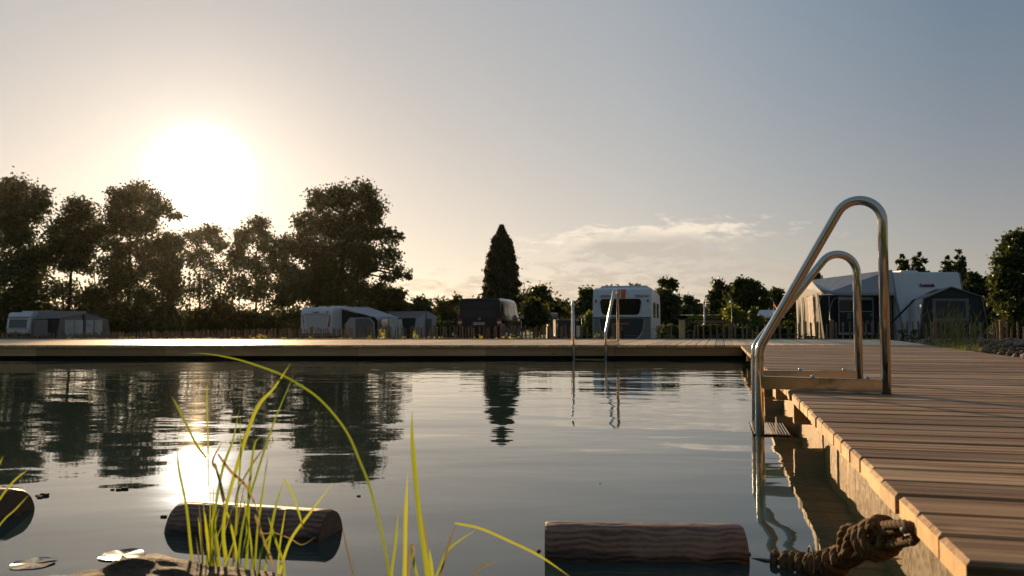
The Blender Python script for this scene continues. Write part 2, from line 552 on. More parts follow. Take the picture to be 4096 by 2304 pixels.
class MB:
    def __init__(self):
        self.v, self.f, self.mi = [], [], []
        self.sm = []

    def add(self, vs, fs, mi=0, smooth=False):
        b = len(self.v)
        self.v += [Vector(p) for p in vs]
        self.f += [tuple(i + b for i in f) for f in fs]
        self.mi += [mi] * len(fs)
        self.sm += [smooth] * len(fs)
        return self

    def box(self, x0, x1, y0, y1, z0, z1, mi=0):
        vs = [(x, y, z) for z in (z0, z1) for y in (y0, y1) for x in (x0, x1)]
        fs = [(0, 2, 3, 1), (4, 5, 7, 6), (0, 1, 5, 4), (2, 6, 7, 3), (0, 4, 6, 2), (1, 3, 7, 5)]
        return self.add(vs, fs, mi)

    def tube(self, pts, r, seg=12, mi=0, cap=True, smooth=True):
        pts = [Vector(p) for p in pts]
        n = len(pts)
        rs = r if isinstance(r, (list, tuple)) else [r] * n
        vs, fs = [], []
        up = None
        for i, p in enumerate(pts):
            d = (pts[min(i + 1, n - 1)] - pts[max(i - 1, 0)]).normalized()
            if up is None:
                up = d.orthogonal().normalized()
            else:
                up = (up - d * up.dot(d))
                up = up.normalized() if up.length > 1e-6 else d.orthogonal().normalized()
            s = d.cross(up)
            for k in range(seg):
                a = 2 * PI * k / seg
                vs.append(p + (up * math.cos(a) + s * math.sin(a)) * rs[i])
        for i in range(n - 1):
            for k in range(seg):
                k2 = (k + 1) % seg
                fs.append((i * seg + k, i * seg + k2, (i + 1) * seg + k2, (i + 1) * seg + k))
        if cap:
            fs.append(tuple(range(seg))[::-1])
            fs.append(tuple(range((n - 1) * seg, n * seg)))
        return self.add(vs, fs, mi, smooth)

    def prism(self, poly, axis, a0, a1, mi=0):
        """poly in the two other axes, extruded along axis"""
        def mk(p, a):
            if axis == 0:
                return (a, p[0], p[1])
            if axis == 1:
                return (p[0], a, p[1])
            return (p[0], p[1], a)
        n = len(poly)
        vs = [mk(p, a0) for p in poly] + [mk(p, a1) for p in poly]
        fs = [tuple(range(n)), tuple(range(n, 2 * n))[::-1]]
        fs += [(i, n + i, n + (i + 1) % n, (i + 1) % n) for i in range(n)]
        return self.add(vs, fs, mi)

    def build(self, name, m, parent=None, mats=None, bevel=0., seg=2):
        me = bpy.data.meshes.new(name)
        me.from_pydata([tuple(v) for v in self.v], [], self.f)
        for q in (mats or [m]):
            me.materials.append(q)
        me.polygons.foreach_set('material_index', self.mi)
        me.polygons.foreach_set('use_smooth', self.sm)
        bm = bmesh.new()
        bm.from_mesh(me)
        bmesh.ops.recalc_face_normals(bm, faces=bm.faces)
        if bevel:
            bmesh.ops.bevel(bm, geom=list(bm.edges), offset=bevel, segments=seg, affect='EDGES', clamp_overlap=True)
            for f in bm.faces:
                f.smooth = True
        bm.to_mesh(me)
        bm.free()
        me.update()
        if bevel:
            try:
                me.set_sharp_from_angle(angle=R(35))
            except Exception:
                pass
        o = bpy.data.objects.new(name, me)
        C.objects.link(o)
        if parent:
            o.parent = parent
        return o


def tag(o, label=None, cat=None, group=None, kind=None):
    if label:
        o['label'] = label
    if cat:
        o['category'] = cat
    if group:
        o['group'] = group
    if kind:
        o['kind'] = kind
    return o


def thing(name, label, cat, loc=(0, 0, 0), rz=0, group=None):
    o = bpy.data.objects.new(name, None)
    o.empty_display_size = .2
    C.objects.link(o)
    o.location = loc
    o.rotation_euler = (0, 0, rz)
    return tag(o, label, cat, group)


def copy_tree(o, parent=None):
    c = o.copy()
    C.objects.link(c)
    if parent:
        c.parent = parent
    for ch in list(o.children):
        copy_tree(ch, c)
    return c


def text_obj(s, size, m, parent, loc, rot, name='lettering', bold=0., squash=1.0, shear=0., depth=.004):
    cu = bpy.data.curves.new(name, 'FONT')
    cu.body = s
    cu.size = size
    cu.extrude = depth
    cu.offset = bold
    cu.shear = shear
    cu.align_x = 'CENTER'
    cu.align_y = 'CENTER'
    cu.resolution_u = 3
    tmp = bpy.data.objects.new(name, cu)
    C.objects.link(tmp)
    bpy.context.view_layer.update()
    me = bpy.data.meshes.new_from_object(tmp.evaluated_get(bpy.context.evaluated_depsgraph_get()))
    bpy.data.objects.remove(tmp)
    bpy.data.curves.remove(cu)
    me.materials.clear()
    me.materials.append(m)
    o = bpy.data.objects.new(name, me)
    C.objects.link(o)
    o.parent = parent
    o.location = loc
    o.rotation_euler = rot
    o.scale = (squash, 1, 1)
    return o


def fillet(pts, rads, n=12):
    """polyline with rounded corners"""
    P = [Vector(p) for p in pts]
    out_ = [P[0]]
    for i in range(1, len(P) - 1):
        a, b, c = P[i - 1], P[i], P[i + 1]
        r = rads[i - 1]
        d1 = (a - b).normalized()
        d2 = (c - b).normalized()
        th = math.acos(max(-1, min(1, d1.dot(d2))))
        t = r / math.tan(th / 2)
        bis = (d1 + d2).normalized()
        cen = b + bis * (r / math.sin(th / 2))
        s = b + d1 * t - cen
        e = b + d2 * t - cen
        tot = math.acos(max(-1, min(1, s.normalized().dot(e.normalized()))))
        for k in range(n + 1):
            f = k / n
            v = (s * math.sin((1 - f) * tot) + e * math.sin(f * tot)) / math.sin(tot)
            out_.append(cen + v)
    out_.append(P[-1])
    return out_


def clip(poly, hp):
    """clip polygon (list of (x,y)) by half planes (a,b,c): a*x+b*y+c>=0"""
    for a, b, c in hp:
        res = []
        for i in range(len(poly)):
            p, q = poly[i], poly[(i + 1) % len(poly)]
            dp, dq = a * p[0] + b * p[1] + c, a * q[0] + b * q[1] + c
            if dp >= 0:
                res.append(p)
            if (dp >= 0) != (dq >= 0):
                t = dp / (dp - dq)
                res.append((p[0] + t * (q[0] - p[0]), p[1] + t * (q[1] - p[1])))
        poly = res
        if len(poly) < 3:
            return []
    return poly


def board(mb, poly, z0, z1, b=.004):
    """bevel-topped slab from a plan polygon"""
    n = len(poly)
    cx = sum(p[0] for p in poly) / n
    cy = sum(p[1] for p in poly) / n

    def ins(p):
        v = Vector((cx - p[0], cy - p[1]))
        # inset along both local axes a fixed small amount
        return (p[0] + math.copysign(b, v.x), p[1] + math.copysign(b, v.y))
    top = [ins(p) for p in poly]
    vs = [(*p, z0) for p in poly] + [(*p, z1 - b) for p in poly] + [(*p, z1) for p in top]
    fs = [tuple(range(n))[::-1], tuple(range(2 * n, 3 * n))]
    for i in range(n):
        j = (i + 1) % n
        fs.append((i, j, n + j, n + i))
        fs.append((n + i, n + j, 2 * n + j, 2 * n + i))
    mb.add(vs, fs)


# ------------------------------------------------------------------ the lie of the land
DZ = 0.22                    # deck surface above the water
TH = 0.036
FY = 12.45                   # front edge of the far deck
BY = 17.45                   # back edge of the far deck
EX0, ES = 0.312, 0.26        # inner edge of the right deck: X = EX0 + ES*Y
u = Vector((ES, 1, 0)).normalized()
nv = Vector((u.y, -u.x, 0))
URZ = -math.atan(ES)         # rotation that turns local +Y into u
outer = lambda y: 5.59 + .345 * (y - 9.9)


def gz(x, y):
    """ground height"""
    # inside the pool basin
    inner = EX0 + ES * y + .30
    if -17.5 < x < inner and .2 < y < FY + .45:
        return -1.7 if y > 3.4 else -.16 - max(0, (y - 1.3)) * .72
    base = np.interp(y, [17.8, 19, 22.6, 25.6, 35, 60, 120], [-.10, -.30, -.40, -.45, -.60, -.62, -.62])
    base = base + .30 * math.exp(-((x + .3) ** 2 + (y - 36) ** 2) / 90.0)
    if y <= 17.8:
        base = -.10
    if x > outer(y) - .1 and y < 18.2:
        d = x - outer(y)
        base = .08 + .05 * math.sin(x * 3.1) * math.sin(y * 2.3) if d > .0 else -.1
    if y <= .2:
        base = -.15
    return float(base)


xs = np.concatenate([np.linspace(-900, -60, 8), np.linspace(-50, -22, 8), np.arange(-20, 26, .45), np.linspace(28, 60, 8), np.linspace(75, 900, 7)])
ys = np.concatenate([np.linspace(-60, -4, 6), np.arange(-3, 24, .3), np.linspace(25, 60, 16), np.linspace(70, 1500, 12)])
gv = [(x, y, gz(x, y)) for y in ys for x in xs]
nx = len(xs)
gf = [(j * nx + i, j * nx + i + 1, (j + 1) * nx + i + 1, (j + 1) * nx + i) for j in range(len(ys) - 1) for i in range(nx - 1)]
g = mesh_obj('ground', gv, gf, M['ground'], smooth=True)
tag(g, kind='structure')

# dark liner lining the basin under the decks
lb = MB()
lb.add([(-17.4, FY + .34, -1.65), (EX0 + ES * FY + .4, FY + .34, -1.65), (EX0 + ES * FY + .4, FY + .34, .17), (-17.4, FY + .34, .17)], [(0, 1, 2, 3)])
a0 = Vector((EX0, 0, 0)) + nv * .30 + u * .2
a1 = a0 + u * 12.9
lb.add([(a0.x, a0.y, -1.65), (a1.x, a1.y, -1.65), (a1.x, a1.y, .17), (a0.x, a0.y, .17)], [(0, 1, 2, 3)])
lb.add([(-17.4, -1, -1.65), (-17.4, FY + .4, -1.65), (-17.4, FY + .4, .17), (-17.4, -1, .17)], [(0, 1, 2, 3)])
pf = [(-17.4, -1, -.22), (a0.x + .3, -1, -.22), (a0.x + .3, 1.3, -.22), (-17.4, 1.3, -.22),
      (-17.4, 4.2, -1.60), (a1.x, 4.2, -1.60), (a1.x, FY + .4, -1.60), (-17.4, FY + .4, -1.60)]
lb.add(pf, [(0, 1, 2, 3), (3, 2, 5, 4), (4, 5, 6, 7)])
tag(lb.build('pool_basin', M['liner']), kind='structure')

wq = [(-17.4, -1, 0), (a0.x, -1, 0), (a0.x, a0.y, 0), (a1.x, a1.y, 0), (a1.x, FY + .34, 0), (-17.4, FY + .34, 0)]
tag(mesh_obj('water', wq, [(0, 1, 2, 3, 4, 5)], M['water']), kind='structure')

# ------------------------------------------------------------------ decks
# right deck, local frame: +Y runs along the pool edge, +X away from the water
rd = thing('wooden_deck', 'long weathered board deck running from the near right corner back along the pool', 'deck',
           (EX0, 0, 0), URZ)
rdi = rd.matrix_basis
bpy.context.view_layer.update()
W2L = Matrix.Rotation(-URZ, 4, 'Z') @ Matrix.Translation((-EX0, 0, 0))


def l2(x, y):
    v = W2L @ Vector((x, y, 0))
    return v.x, v.y


# half planes in local coordinates: outer edge and far joint
def half(p, q):
    """half plane left of p->q in local coords"""
    (x0, y0), (x1, y1) = l2(*p), l2(*q)
    a, b = -(y1 - y0), (x1 - x0)
    return (a, b, -(a * x0 + b * y0))


hp_outer = half((outer(0), 0), (outer(20), 20))      # keep left side (towards pool)
hp_far = half((20, FY + .15), (-20, FY + .15))       # keep south of the joint
hp_far = half((20, FY - .004), (-20, FY - .004))
pitch = .1405
mb = MB()
me_ends = MB()
rr = random.Random(3)
y = 1.07
k = 0
while y < 17:
    j = rr.uniform(-.004, .004)
    poly = [(j, y), (12, y), (12, y + pitch - .012), (j, y + pitch - .012)]
    pl = clip(poly, [hp_outer, hp_far])
    if pl:
        dz = rr.uniform(-.0012, .0012)
        board(mb, pl, DZ - TH + dz, DZ + dz, .0065)
    y += pitch
dk = mb.build('decking', M['deck'], rd, mats=[M['deck'], M['deck_end']])
for p in dk.data.polygons:
    if p.normal.x < -.9 and abs(p.normal.z) < .3:
        p.material_index = 1
fb = MB()
y = 1.10
for L in (1.35, .62, 2.4, 2.4, 2.4, 3.2):
    fb.box(.165, .193, y, y + L - .006, -.35, DZ - TH - .002)
    y += L
fb.build('fascia', M['fascia'], rd)
for yy in (3.97, 5.25, 6.6, 8.0, 9.4, 10.8):
    MB().box(.03, .164, yy - .035, yy + .035, .055, DZ - TH - .002).build('beam_end', M['fascia'], rd, bevel=.003)
MB().box(.30, 2.9, 1.09, 1.125, -.3, DZ - TH - .002).build('end_board', M['fascia'], rd)
ob = MB()
L0 = l2(outer(2), 2)
L1 = l2(outer(17.4), 17.4)
ob.add([(L0[0] - .04, L0[1], -.3), (L1[0] - .04, L1[1], -.3), (L1[0] - .04, L1[1], .182), (L0[0] - .04, L0[1], .182),
        (L0[0] - .07, L0[1], -.3), (L1[0] - .07, L1[1], -.3), (L1[0] - .07, L1[1], .182), (L0[0] - .07, L0[1], .182)],
       [(0, 1, 2, 3), (4, 7, 6, 5), (0, 3, 7, 4), (1, 5, 6, 2), (3, 2, 6, 7), (0, 4, 5, 1)])
ob.build('side_board', M['fascia'], rd)

# far deck: boards parallel to u, cut on the two long edges; local frame same rotation
fd = thing('wooden_deck', 'pale board deck crossing the whole far side of the pool', 'deck', (EX0, 0, 0), URZ)
hpN = half((20, BY), (-20, BY))
hpS = half((-20, FY), (20, FY))
hpW = half((-19, 30), (-19, 0))
mb = MB()
x = -19.0
pf_ = .1478
while x < 12:
    poly = [(x, -10), (x + pf_ - .012, -10), (x + pf_ - .012, 30), (x, 30)]
    pl = clip(poly, [hpN, hpS, hp_outer, hpW])
    if pl:
        dz = rr.uniform(-.0012, .0012)
        board(mb, pl, DZ - TH + dz, DZ + dz, .003)
    x += pf_


def farmat(t, o):
    pass


M['deck_far'] = wood('pale_larch_boards', (.52, .33, .15), (.84, .58, .30), .42, spec=.3, gx=26., gy=1.3, worn=(.55, .43, .32), wornf=.4)
mb.build('decking', M['deck_far'], fd)
fb = MB()
bx = -17.4
rr2 = random.Random(8)
cornerx = EX0 + ES * FY
while bx < cornerx + .2:
    L = min(rr2.choice([2.0, 3.0, 3.0]), cornerx + .22 - bx)
    if L < .2:
        break
    fb.box(bx, bx + L - .006, FY + .035, FY + .06, .052, DZ - TH - .002)
    bx += L
fo = fb.build('fascia', M['fascia'], None)
fo.parent = fd
fo.matrix_parent_inverse = (Matrix.Translation((EX0, 0, 0)) @ Matrix.Rotation(URZ, 4, 'Z')).inverted()
kb = MB()
bx = -19
while bx < outer(BY) - .1:
    L = min(3.6, outer(BY) - .05 - bx)
    kb.box(bx, bx + L - .008, BY + .004, BY + .10, -.1, DZ + .022)
    bx += L
ko = kb.build('edge_board', M['kerbwood'], None)
ko.parent = fd
ko.matrix_parent_inverse = fo.matrix_parent_inverse.copy()

# ------------------------------------------------------------------ pool ladders
TR = 0.0212


def make_ladder(name, label, loc, rz):
    """local frame: +X onto the deck, +Y along the pool edge; near rail long, far rail short"""
    t = thing(name, label, 'pool ladder', loc, rz)
    def rail(y0, splay, slope, L, bend, R1):
        d = Vector((math.cos(splay), math.sin(splay), 0))
        o = Vector((0, y0, DZ))
        z = Vector((0, 0, 1))
        P = [o - z * 1.25, o + z * bend, o + d * L + z * (bend + L * slope), o + d * L + z * .0]
        pts = fillet(P, [.14, R1], 14)
        MB().tube(pts, TR, 20).build('rail', M['steel'], t)
        # flat foot bar lying on the boards, with two bolts
        bar = MB()
        s = Vector((-d.y, d.x, 0))
        a, b = o + d * .012, o + d * (L - .004)
        vs = []
        for q in (a, b):
            for sy in (-.016, .016):
                for zz in (.003, .062):
                    vs.append(q + s * sy + z * zz)
        bar.add(vs, [(0, 1, 3, 2), (4, 6, 7, 5), (0, 4, 5, 1), (2, 3, 7, 6), (1, 5, 7, 3), (0, 2, 6, 4)])
        bo = bar.build('foot_bar', M['steel'], t, bevel=.004, seg=2)
        for f in (.44, .86):
            q = o + d * (L * f) + z * .062
            MB().tube([q, q + z * .007, q + z * .012, q + z * .0135], [.010, .010, .0075, .003], 12).build('bolt', M['steel'], bo)
    rail(0, R(-13), 1.75, .545, .19, .100)
    rail(.50, R(12), 1.24, .545, .19, .100)
    for i in range(4):
        zt = .008 - i * .25
        st = MB()
        st.box(-.035, .145, .01, .49, zt - .004, zt)
        st.box(-.035, -.031, .01, .49, zt - .030, zt)
        st.box(.141, .145, .01, .49, zt - .030, zt)
        for q in range(13):
            xx = -.024 + q * .0130
            st.box(xx, xx + .005, .025, .475, zt, zt + .003)
        st.build('step', M['steel'], t)
    return t


make_ladder('pool_ladder', 'large polished steel ladder on the near right deck edge, its handrails closest of all',
            (1.173, 3.81, 0), URZ)
make_ladder('pool_ladder', 'small distant steel ladder on the far deck edge in front of the orange striped caravan',
            (1.44, FY - .13, 0), R(90) + URZ)
# the far one mirrors the near one: long rail on its right as seen from the water


# ------------------------------------------------------------------ foliage
def leaves(name, cen, size, m, parent, seed=0, elong=1.7, droop=0., up=0.):
    """many small rhombic leaves; cen (N,3)"""
    rng = np.random.default_rng(seed)
    cen = np.asarray(cen, dtype=float)
    n = len(cen)
    a = rng.normal(size=(n, 3))
    a[:, 2] += -droop + up
    a /= np.linalg.norm(a, axis=1)[:, None]
    b = np.cross(a, rng.normal(size=(n, 3)))
    b /= np.linalg.norm(b, axis=1)[:, None]
    s = (np.asarray(size) * rng.uniform(.65, 1.3, n))[:, None] * .5
    v = np.empty((n, 4, 3))
    v[:, 0] = cen - a * s * elong
    v[:, 1] = cen + b * s
    v[:, 2] = cen + a * s * elong
    v[:, 3] = cen - b * s
    me = bpy.data.meshes.new(name)
    me.vertices.add(n * 4)
    me.vertices.foreach_set('co', v.reshape(-1))
    me.loops.add(n * 4)
    me.loops.foreach_set('vertex_index', np.arange(n * 4, dtype=np.int32))
    me.polygons.add(n)
    me.polygons.foreach_set('loop_start', np.arange(0, n * 4, 4, dtype=np.int32))
    me.polygons.foreach_set('loop_total', np.full(n, 4, dtype=np.int32))
    me.materials.append(m)
    me.update()
    me.validate()
    o = bpy.data.objects.new(name, me)
    C.objects.link(o)
    if parent:
        o.parent = parent
    return o


S = 4096 / 2576.0            # the blobs below are in the 2576-wide view of the photograph


def tree(name, label, D, trunk, blobs, n, ls, seed, group=None, m='leaf', tw=.22, cat='tree', ground=-.62, sub=1.0,
         spread=.30, shell=.5, droop=0., limbs=True, extra_trunks=()):
    """blobs: (cx, cy, rx, ry) ; trunk: x or (x_base, x_top, y_top)"""
    if D > 70 and n > 6000:
        n = int(n * 1.75)
        ls = ls * .78
    rng = np.random.default_rng(seed)
    tx = trunk[0] if isinstance(trunk, tuple) else trunk
    base = at(tx * S, HOR, D)
    base.z = ground
    root = thing(name, label, cat, base, 0, group)
    B = []
    for bl in blobs:
        cx, cy, rx, ry = bl[:4]
        c = at(cx * S, cy * S, D) - base
        B.append((c, rx * S * D / FPX, ry * S * D / FPX, bl[4] if len(bl) > 4 else 1.0))
    area = sum(b[1] * b[2] * b[3] for b in B)
    cen = []
    tb = MB()
    if isinstance(trunk, tuple):
        ttop = at(trunk[1] * S, trunk[2] * S, D) - base
    else:
        ttop = max(B, key=lambda q: q[0].z)[0]
    npt = 7
    tp = []
    for i in range(npt):
        f = i / (npt - 1)
        tp.append(Vector((ttop.x * f + rng.normal() * .05 * (i > 0), rng.normal() * .06 * (i > 0), ttop.z * f)))
    if limbs:
        tb.tube(tp, [tw * (1.25 if i == 0 else 1 - .8 * i / (npt - 1)) for i in range(npt)], 8)
    for ex in extra_trunks:
        q = at(ex[0] * S, ex[1] * S, D) - base
        yy = rng.uniform(-1, 1)
        tb.tube([Vector((q.x + rng.normal() * .1, yy, 0)), Vector((q.x + rng.normal() * .15, yy, q.z * .5)), Vector((q.x, yy, q.z))],
                [tw * .6, tw * .45, tw * .15], 6)
    for (c, rx, rz, dn) in B:
        ry_ = min(rx, rz) * 1.05
        nb = int(n * rx * rz * dn / area)
        k = max(5, int(14 * sub * max(rx, rz) / max(.5, min(rx, rz))))
        dirs = rng.normal(size=(k, 3))
        dirs /= np.linalg.norm(dirs, axis=1)[:, None]
        rad = rng.uniform(shell, 1.0, k)[:, None]
        sc_c = dirs * rad * np.array([rx, ry_, rz]) * .86
        # limb from the trunk to this clump, then twigs
        if limbs:
            h = max(.25, min(.92, (c.z - rz * .6) / max(ttop.z, .1)))
            s0 = ttop * h
            e = Vector((c.x, c.y, c.z))
            mid = s0.lerp(e, .55) + Vector((rng.normal() * .2, rng.normal() * .2, .12 * abs(e.x - s0.x)))
            tb.tube([s0, mid, e], [tw * .34, tw * .24, tw * .10], 6)
            for q in sc_c[:min(k, 9)]:
                qq = e + Vector(q)
                tb.tube([mid.lerp(e, .5), e.lerp(qq, .5) + Vector((0, 0, .05)), qq], [tw * .12, tw * .09, tw * .03], 5, cap=False)
        which = rng.integers(0, k, nb)
        szs = rng.uniform(.55, 1.25, k) * spread * (rx * rz) ** .5
        pos = sc_c[which] + rng.normal(size=(nb, 3)) * szs[which][:, None] * np.array([1.0, 1.0, .8])
        pos = pos + np.array(c)
        cen.append(pos)
    cen = np.concatenate(cen)
    cen[:, 2] = np.maximum(cen[:, 2], .05)
    leaves('crown', cen, np.full(len(cen), ls), M[m], root, seed + 1, 1.5, droop)
    if tb.v:
        tb.build('trunk', M['bark'], root)
    return root


GL = 'trees of the row on the left behind the caravans'
tree('broadleaf_tree', 'tallest dark round-headed tree at the left edge of the photo', 84, (45, 60, 520),
     [(45, 500, 70, 52), (95, 520, 40, 45), (10, 560, 60, 70), (90, 620, 62, 60), (30, 690, 75, 70), (95, 740, 55, 60, .7), (20, 790, 80, 60)],
     15000, .30, 11, GL, tw=.34)
tree('broadleaf_tree', 'dark narrow tree with lower pointed top, right beside the tallest tree at the left edge', 86, (165, 195, 540),
     [(198, 530, 36, 42), (165, 590, 50, 50), (225, 590, 42, 48), (190, 655, 66, 40, .75), (165, 740, 45, 50, .35), (230, 760, 45, 55, .8), (150, 810, 60, 40)],
     11000, .29, 12, GL, tw=.24, extra_trunks=((160, 700), (228, 690)))
tree('broadleaf_tree', 'umbrella-topped tree with a long bough reaching right under the sun', 85, (320, 330, 520),
     [(300, 500, 36, 32), (350, 498, 48, 32), (400, 525, 38, 24, .8), (440, 545, 26, 10, .6), (300, 560, 50, 48), (350, 560, 48, 38, .9),
      (280, 640, 42, 40, .8), (350, 625, 42, 28, .5), (300, 700, 60, 50), (330, 790, 70, 60)],
     15000, .28, 13, GL, tw=.30)
tree('broadleaf_tree', 'rounded low-topped tree filling the gap below the sun', 83, (405, 415, 620),
     [(420, 615, 38, 38), (385, 650, 40, 44), (435, 680, 38, 48), (400, 745, 55, 55), (420, 815, 70, 45)],
     10000, .28, 14, GL, tw=.22)
tree('alder_tree', 'thin see-through tree with several bare stems, first right of the sun', 88, (500, 505, 590),
     [(490, 595, 22, 26, .6), (530, 592, 30, 24, .7), (555, 615, 18, 30, .5), (500, 650, 34, 34, .42), (545, 680, 32, 42, .40), (505, 725, 40, 36, .38),
      (550, 760, 36, 30, .5), (520, 820, 60, 40, 1.1)],
     8000, .25, 15, GL, tw=.14, extra_trunks=((480, 640), (530, 610), (556, 640)), spread=.34)
tree('alder_tree', 'thin see-through tree with a pointed top, left of the biggest oak', 87, (640, 650, 560),
     [(652, 565, 24, 26, .7), (622, 600, 32, 30, .7), (672, 610, 24, 36, .6), (600, 650, 30, 36, .55), (650, 670, 44, 32, .55), (600, 720, 38, 34, .42),
      (660, 735, 44, 36, .5), (620, 815, 70, 42, 1.2)],
     10500, .26, 16, GL, tw=.15, extra_trunks=((600, 640), (668, 620), (584, 680)), spread=.34)
tree('broadleaf_tree', 'small ragged tree tucked against the left side of the biggest oak', 84, (712, 716, 610),
     [(716, 615, 26, 30, .8), (700, 660, 30, 34, .7), (730, 690, 30, 40, .8), (705, 745, 38, 40, .8), (710, 815, 55, 42)],
     6500, .26, 17, GL, tw=.15)
tree('oak_tree', 'biggest spreading oak behind the white caravan with red tail lights', 76, (850, 870, 520),
     [(800, 505, 28, 30), (850, 500, 40, 34), (905, 495, 42, 34), (940, 530, 30, 42), (775, 560, 32, 34, .8), (830, 570, 52, 48), (900, 580, 50, 50),
      (760, 620, 36, 42), (820, 650, 66, 56), (910, 660, 60, 56), (970, 595, 28, 26, .55), (1000, 600, 22, 18, .4), (975, 650, 34, 34, .55), (1010, 685, 26, 16, .7), (1028, 698, 10, 9, .7), (975, 700, 26, 16, .5),
      (780, 720, 66, 56), (860, 740, 80, 60), (940, 745, 50, 38, .9), (800, 810, 90, 48), (910, 805, 80, 44)],
     32000, .25, 18, None, tw=.42, sub=1.1)
# low undergrowth closing the row
for i, (x, y, rx, ry, D) in enumerate([(40, 820, 80, 40, 92), (170, 830, 70, 34, 92), (290, 820, 80, 44, 92), (430, 825, 80, 40, 92), (560, 826, 80, 36, 92), (690, 824, 80, 36, 92), (820, 826, 80, 38, 92)]):
    tree('shrub', 'dark undergrowth shrub at the foot of the tree row', D, x, [(x, y, rx, ry), (x + rx * .5, y - ry * .5, rx * .6, ry * .5, .8)],
         3600, .34, 30 + i, 'undergrowth shrubs below the left tree row', cat='shrub', limbs=False)

GM = 'smaller trees along the middle of the horizon'
tree('broadleaf_tree', 'rounded dark tree right of the biggest oak behind the awnings', 78, (995, 995, 750),
     [(990, 750, 34, 24), (1010, 770, 26, 26), (970, 785, 30, 26)], 3600, .28, 41, GM, tw=.14)
tree('shrub', 'low round dark bush between the awnings and the black van', 74, (1062, 1062, 775),
     [(1062, 772, 30, 26), (1050, 800, 36, 26)], 2400, .25, 42, GM, cat='shrub', tw=.1)
tree('shrub', 'sunlit bush with upright shoots just left of the black van', 86, (1130, 1130, 760),
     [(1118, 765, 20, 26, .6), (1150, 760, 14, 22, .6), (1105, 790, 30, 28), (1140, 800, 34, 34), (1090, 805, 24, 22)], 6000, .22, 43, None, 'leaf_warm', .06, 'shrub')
tree('broadleaf_tree', 'round tree right behind the conifer, reaching above the van mirror', 82, (1352, 1352, 740),
     [(1352, 745, 36, 26), (1330, 765, 26, 26), (1380, 770, 26, 26), (1410, 790, 26, 26), (1350, 810, 50, 26)], 5200, .27, 44, GM, tw=.16)
tree('shrub', 'round sunlit bush at the nose of the black van', 48, (1342, 1342, 790),
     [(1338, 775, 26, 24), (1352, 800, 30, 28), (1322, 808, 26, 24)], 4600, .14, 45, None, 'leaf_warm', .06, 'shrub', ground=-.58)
tree('broadleaf_tree', 'dark tree in the notch left of the far pool ladder', 100, (1420, 1420, 770),
     [(1405, 775, 26, 22), (1430, 790, 24, 26), (1400, 810, 40, 22), (1445, 812, 40, 20)], 2600, .36, 46, GM, tw=.14)
tree('broadleaf_tree', 'tree peeping out just left of the orange striped caravan', 62, (1476, 1476, 760),
     [(1476, 745, 24, 22), (1468, 775, 28, 28), (1488, 800, 26, 30), (1470, 820, 30, 22)], 4200, .20, 47, GM, tw=.12)
tree('shrub', 'yellow-green shrub against the left side of the orange striped caravan', 40, (1480, 1480, 820),
     [(1484, 800, 10, 22), (1478, 822, 16, 18)], 1300, .11, 48, None, 'leaf_bush', .03, 'shrub', ground=-.55)
tree('broadleaf_tree', 'tree top showing above the roof box of the striped caravan, left one', 90, (1535, 1535, 740),
     [(1535, 738, 22, 20), (1560, 745, 18, 20)], 1500, .28, 49, GM, tw=.12)
tree('broadleaf_tree', 'tree top showing above the roof box of the striped caravan, right one', 90, (1605, 1605, 740),
     [(1600, 735, 26, 18), (1615, 745, 24, 20)], 1600, .28, 50, GM, tw=.12)
tree('birch_tree', 'tall loose birch directly right of the orange striped caravan', 58, (1685, 1685, 730),
     [(1672, 712, 18, 12, .6), (1692, 716, 14, 16, .6), (1668, 750, 24, 28), (1694, 770, 26, 30), (1672, 800, 28, 30), (1700, 815, 22, 26)], 6000, .17, 51, GM, tw=.12)
tree('broadleaf_tree', 'small domed tree alone behind the white mast', 80, (1737, 1737, 775),
     [(1735, 765, 22, 22), (1740, 795, 34, 24), (1765, 800, 26, 18), (1725, 815, 26, 20)], 3200, .24, 52, GM, tw=.12)
tree('birch_tree', 'weeping birch with drooping twigs left of the lantern', 72, (1812, 1812, 740),
     [(1808, 715, 16, 14, .7), (1822, 735, 22, 22, .8), (1800, 745, 18, 24, .7), (1815, 775, 28, 24, .8), (1805, 805, 34, 24)], 5200, .20, 53, GM, tw=.12, droop=1.2)
tree('broadleaf_tree', 'broad dark tree behind the lantern, the highest left of the near ladder', 68, (1880, 1880, 740),
     [(1860, 715, 22, 14), (1888, 718, 26, 16), (1870, 745, 40, 26), (1905, 755, 34, 30), (1880, 785, 60, 30), (1860, 815, 50, 26)], 8500, .21, 54, GM, tw=.2)
tree('broadleaf_tree', 'lower twin-topped dark tree between the lantern and the near ladder', 76, (1950, 1950, 760),
     [(1942, 745, 18, 18), (1958, 742, 16, 18), (1950, 775, 36, 26), (1985, 765, 20, 20), (1970, 805, 50, 28)], 5200, .23, 55, GM, tw=.16)
tree('shrub', 'sunlit climbing shrub around the lantern post', 46, (1835, 1835, 790),
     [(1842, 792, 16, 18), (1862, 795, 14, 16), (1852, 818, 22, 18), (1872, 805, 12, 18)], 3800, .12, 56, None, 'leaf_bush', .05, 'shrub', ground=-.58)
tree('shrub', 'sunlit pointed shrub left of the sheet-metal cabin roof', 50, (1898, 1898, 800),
     [(1898, 790, 10, 20), (1905, 812, 20, 18), (1925, 820, 20, 14), (1890, 818, 16, 16)], 3000, .13, 57, None, 'leaf_bush', .05, 'shrub', ground=-.6)
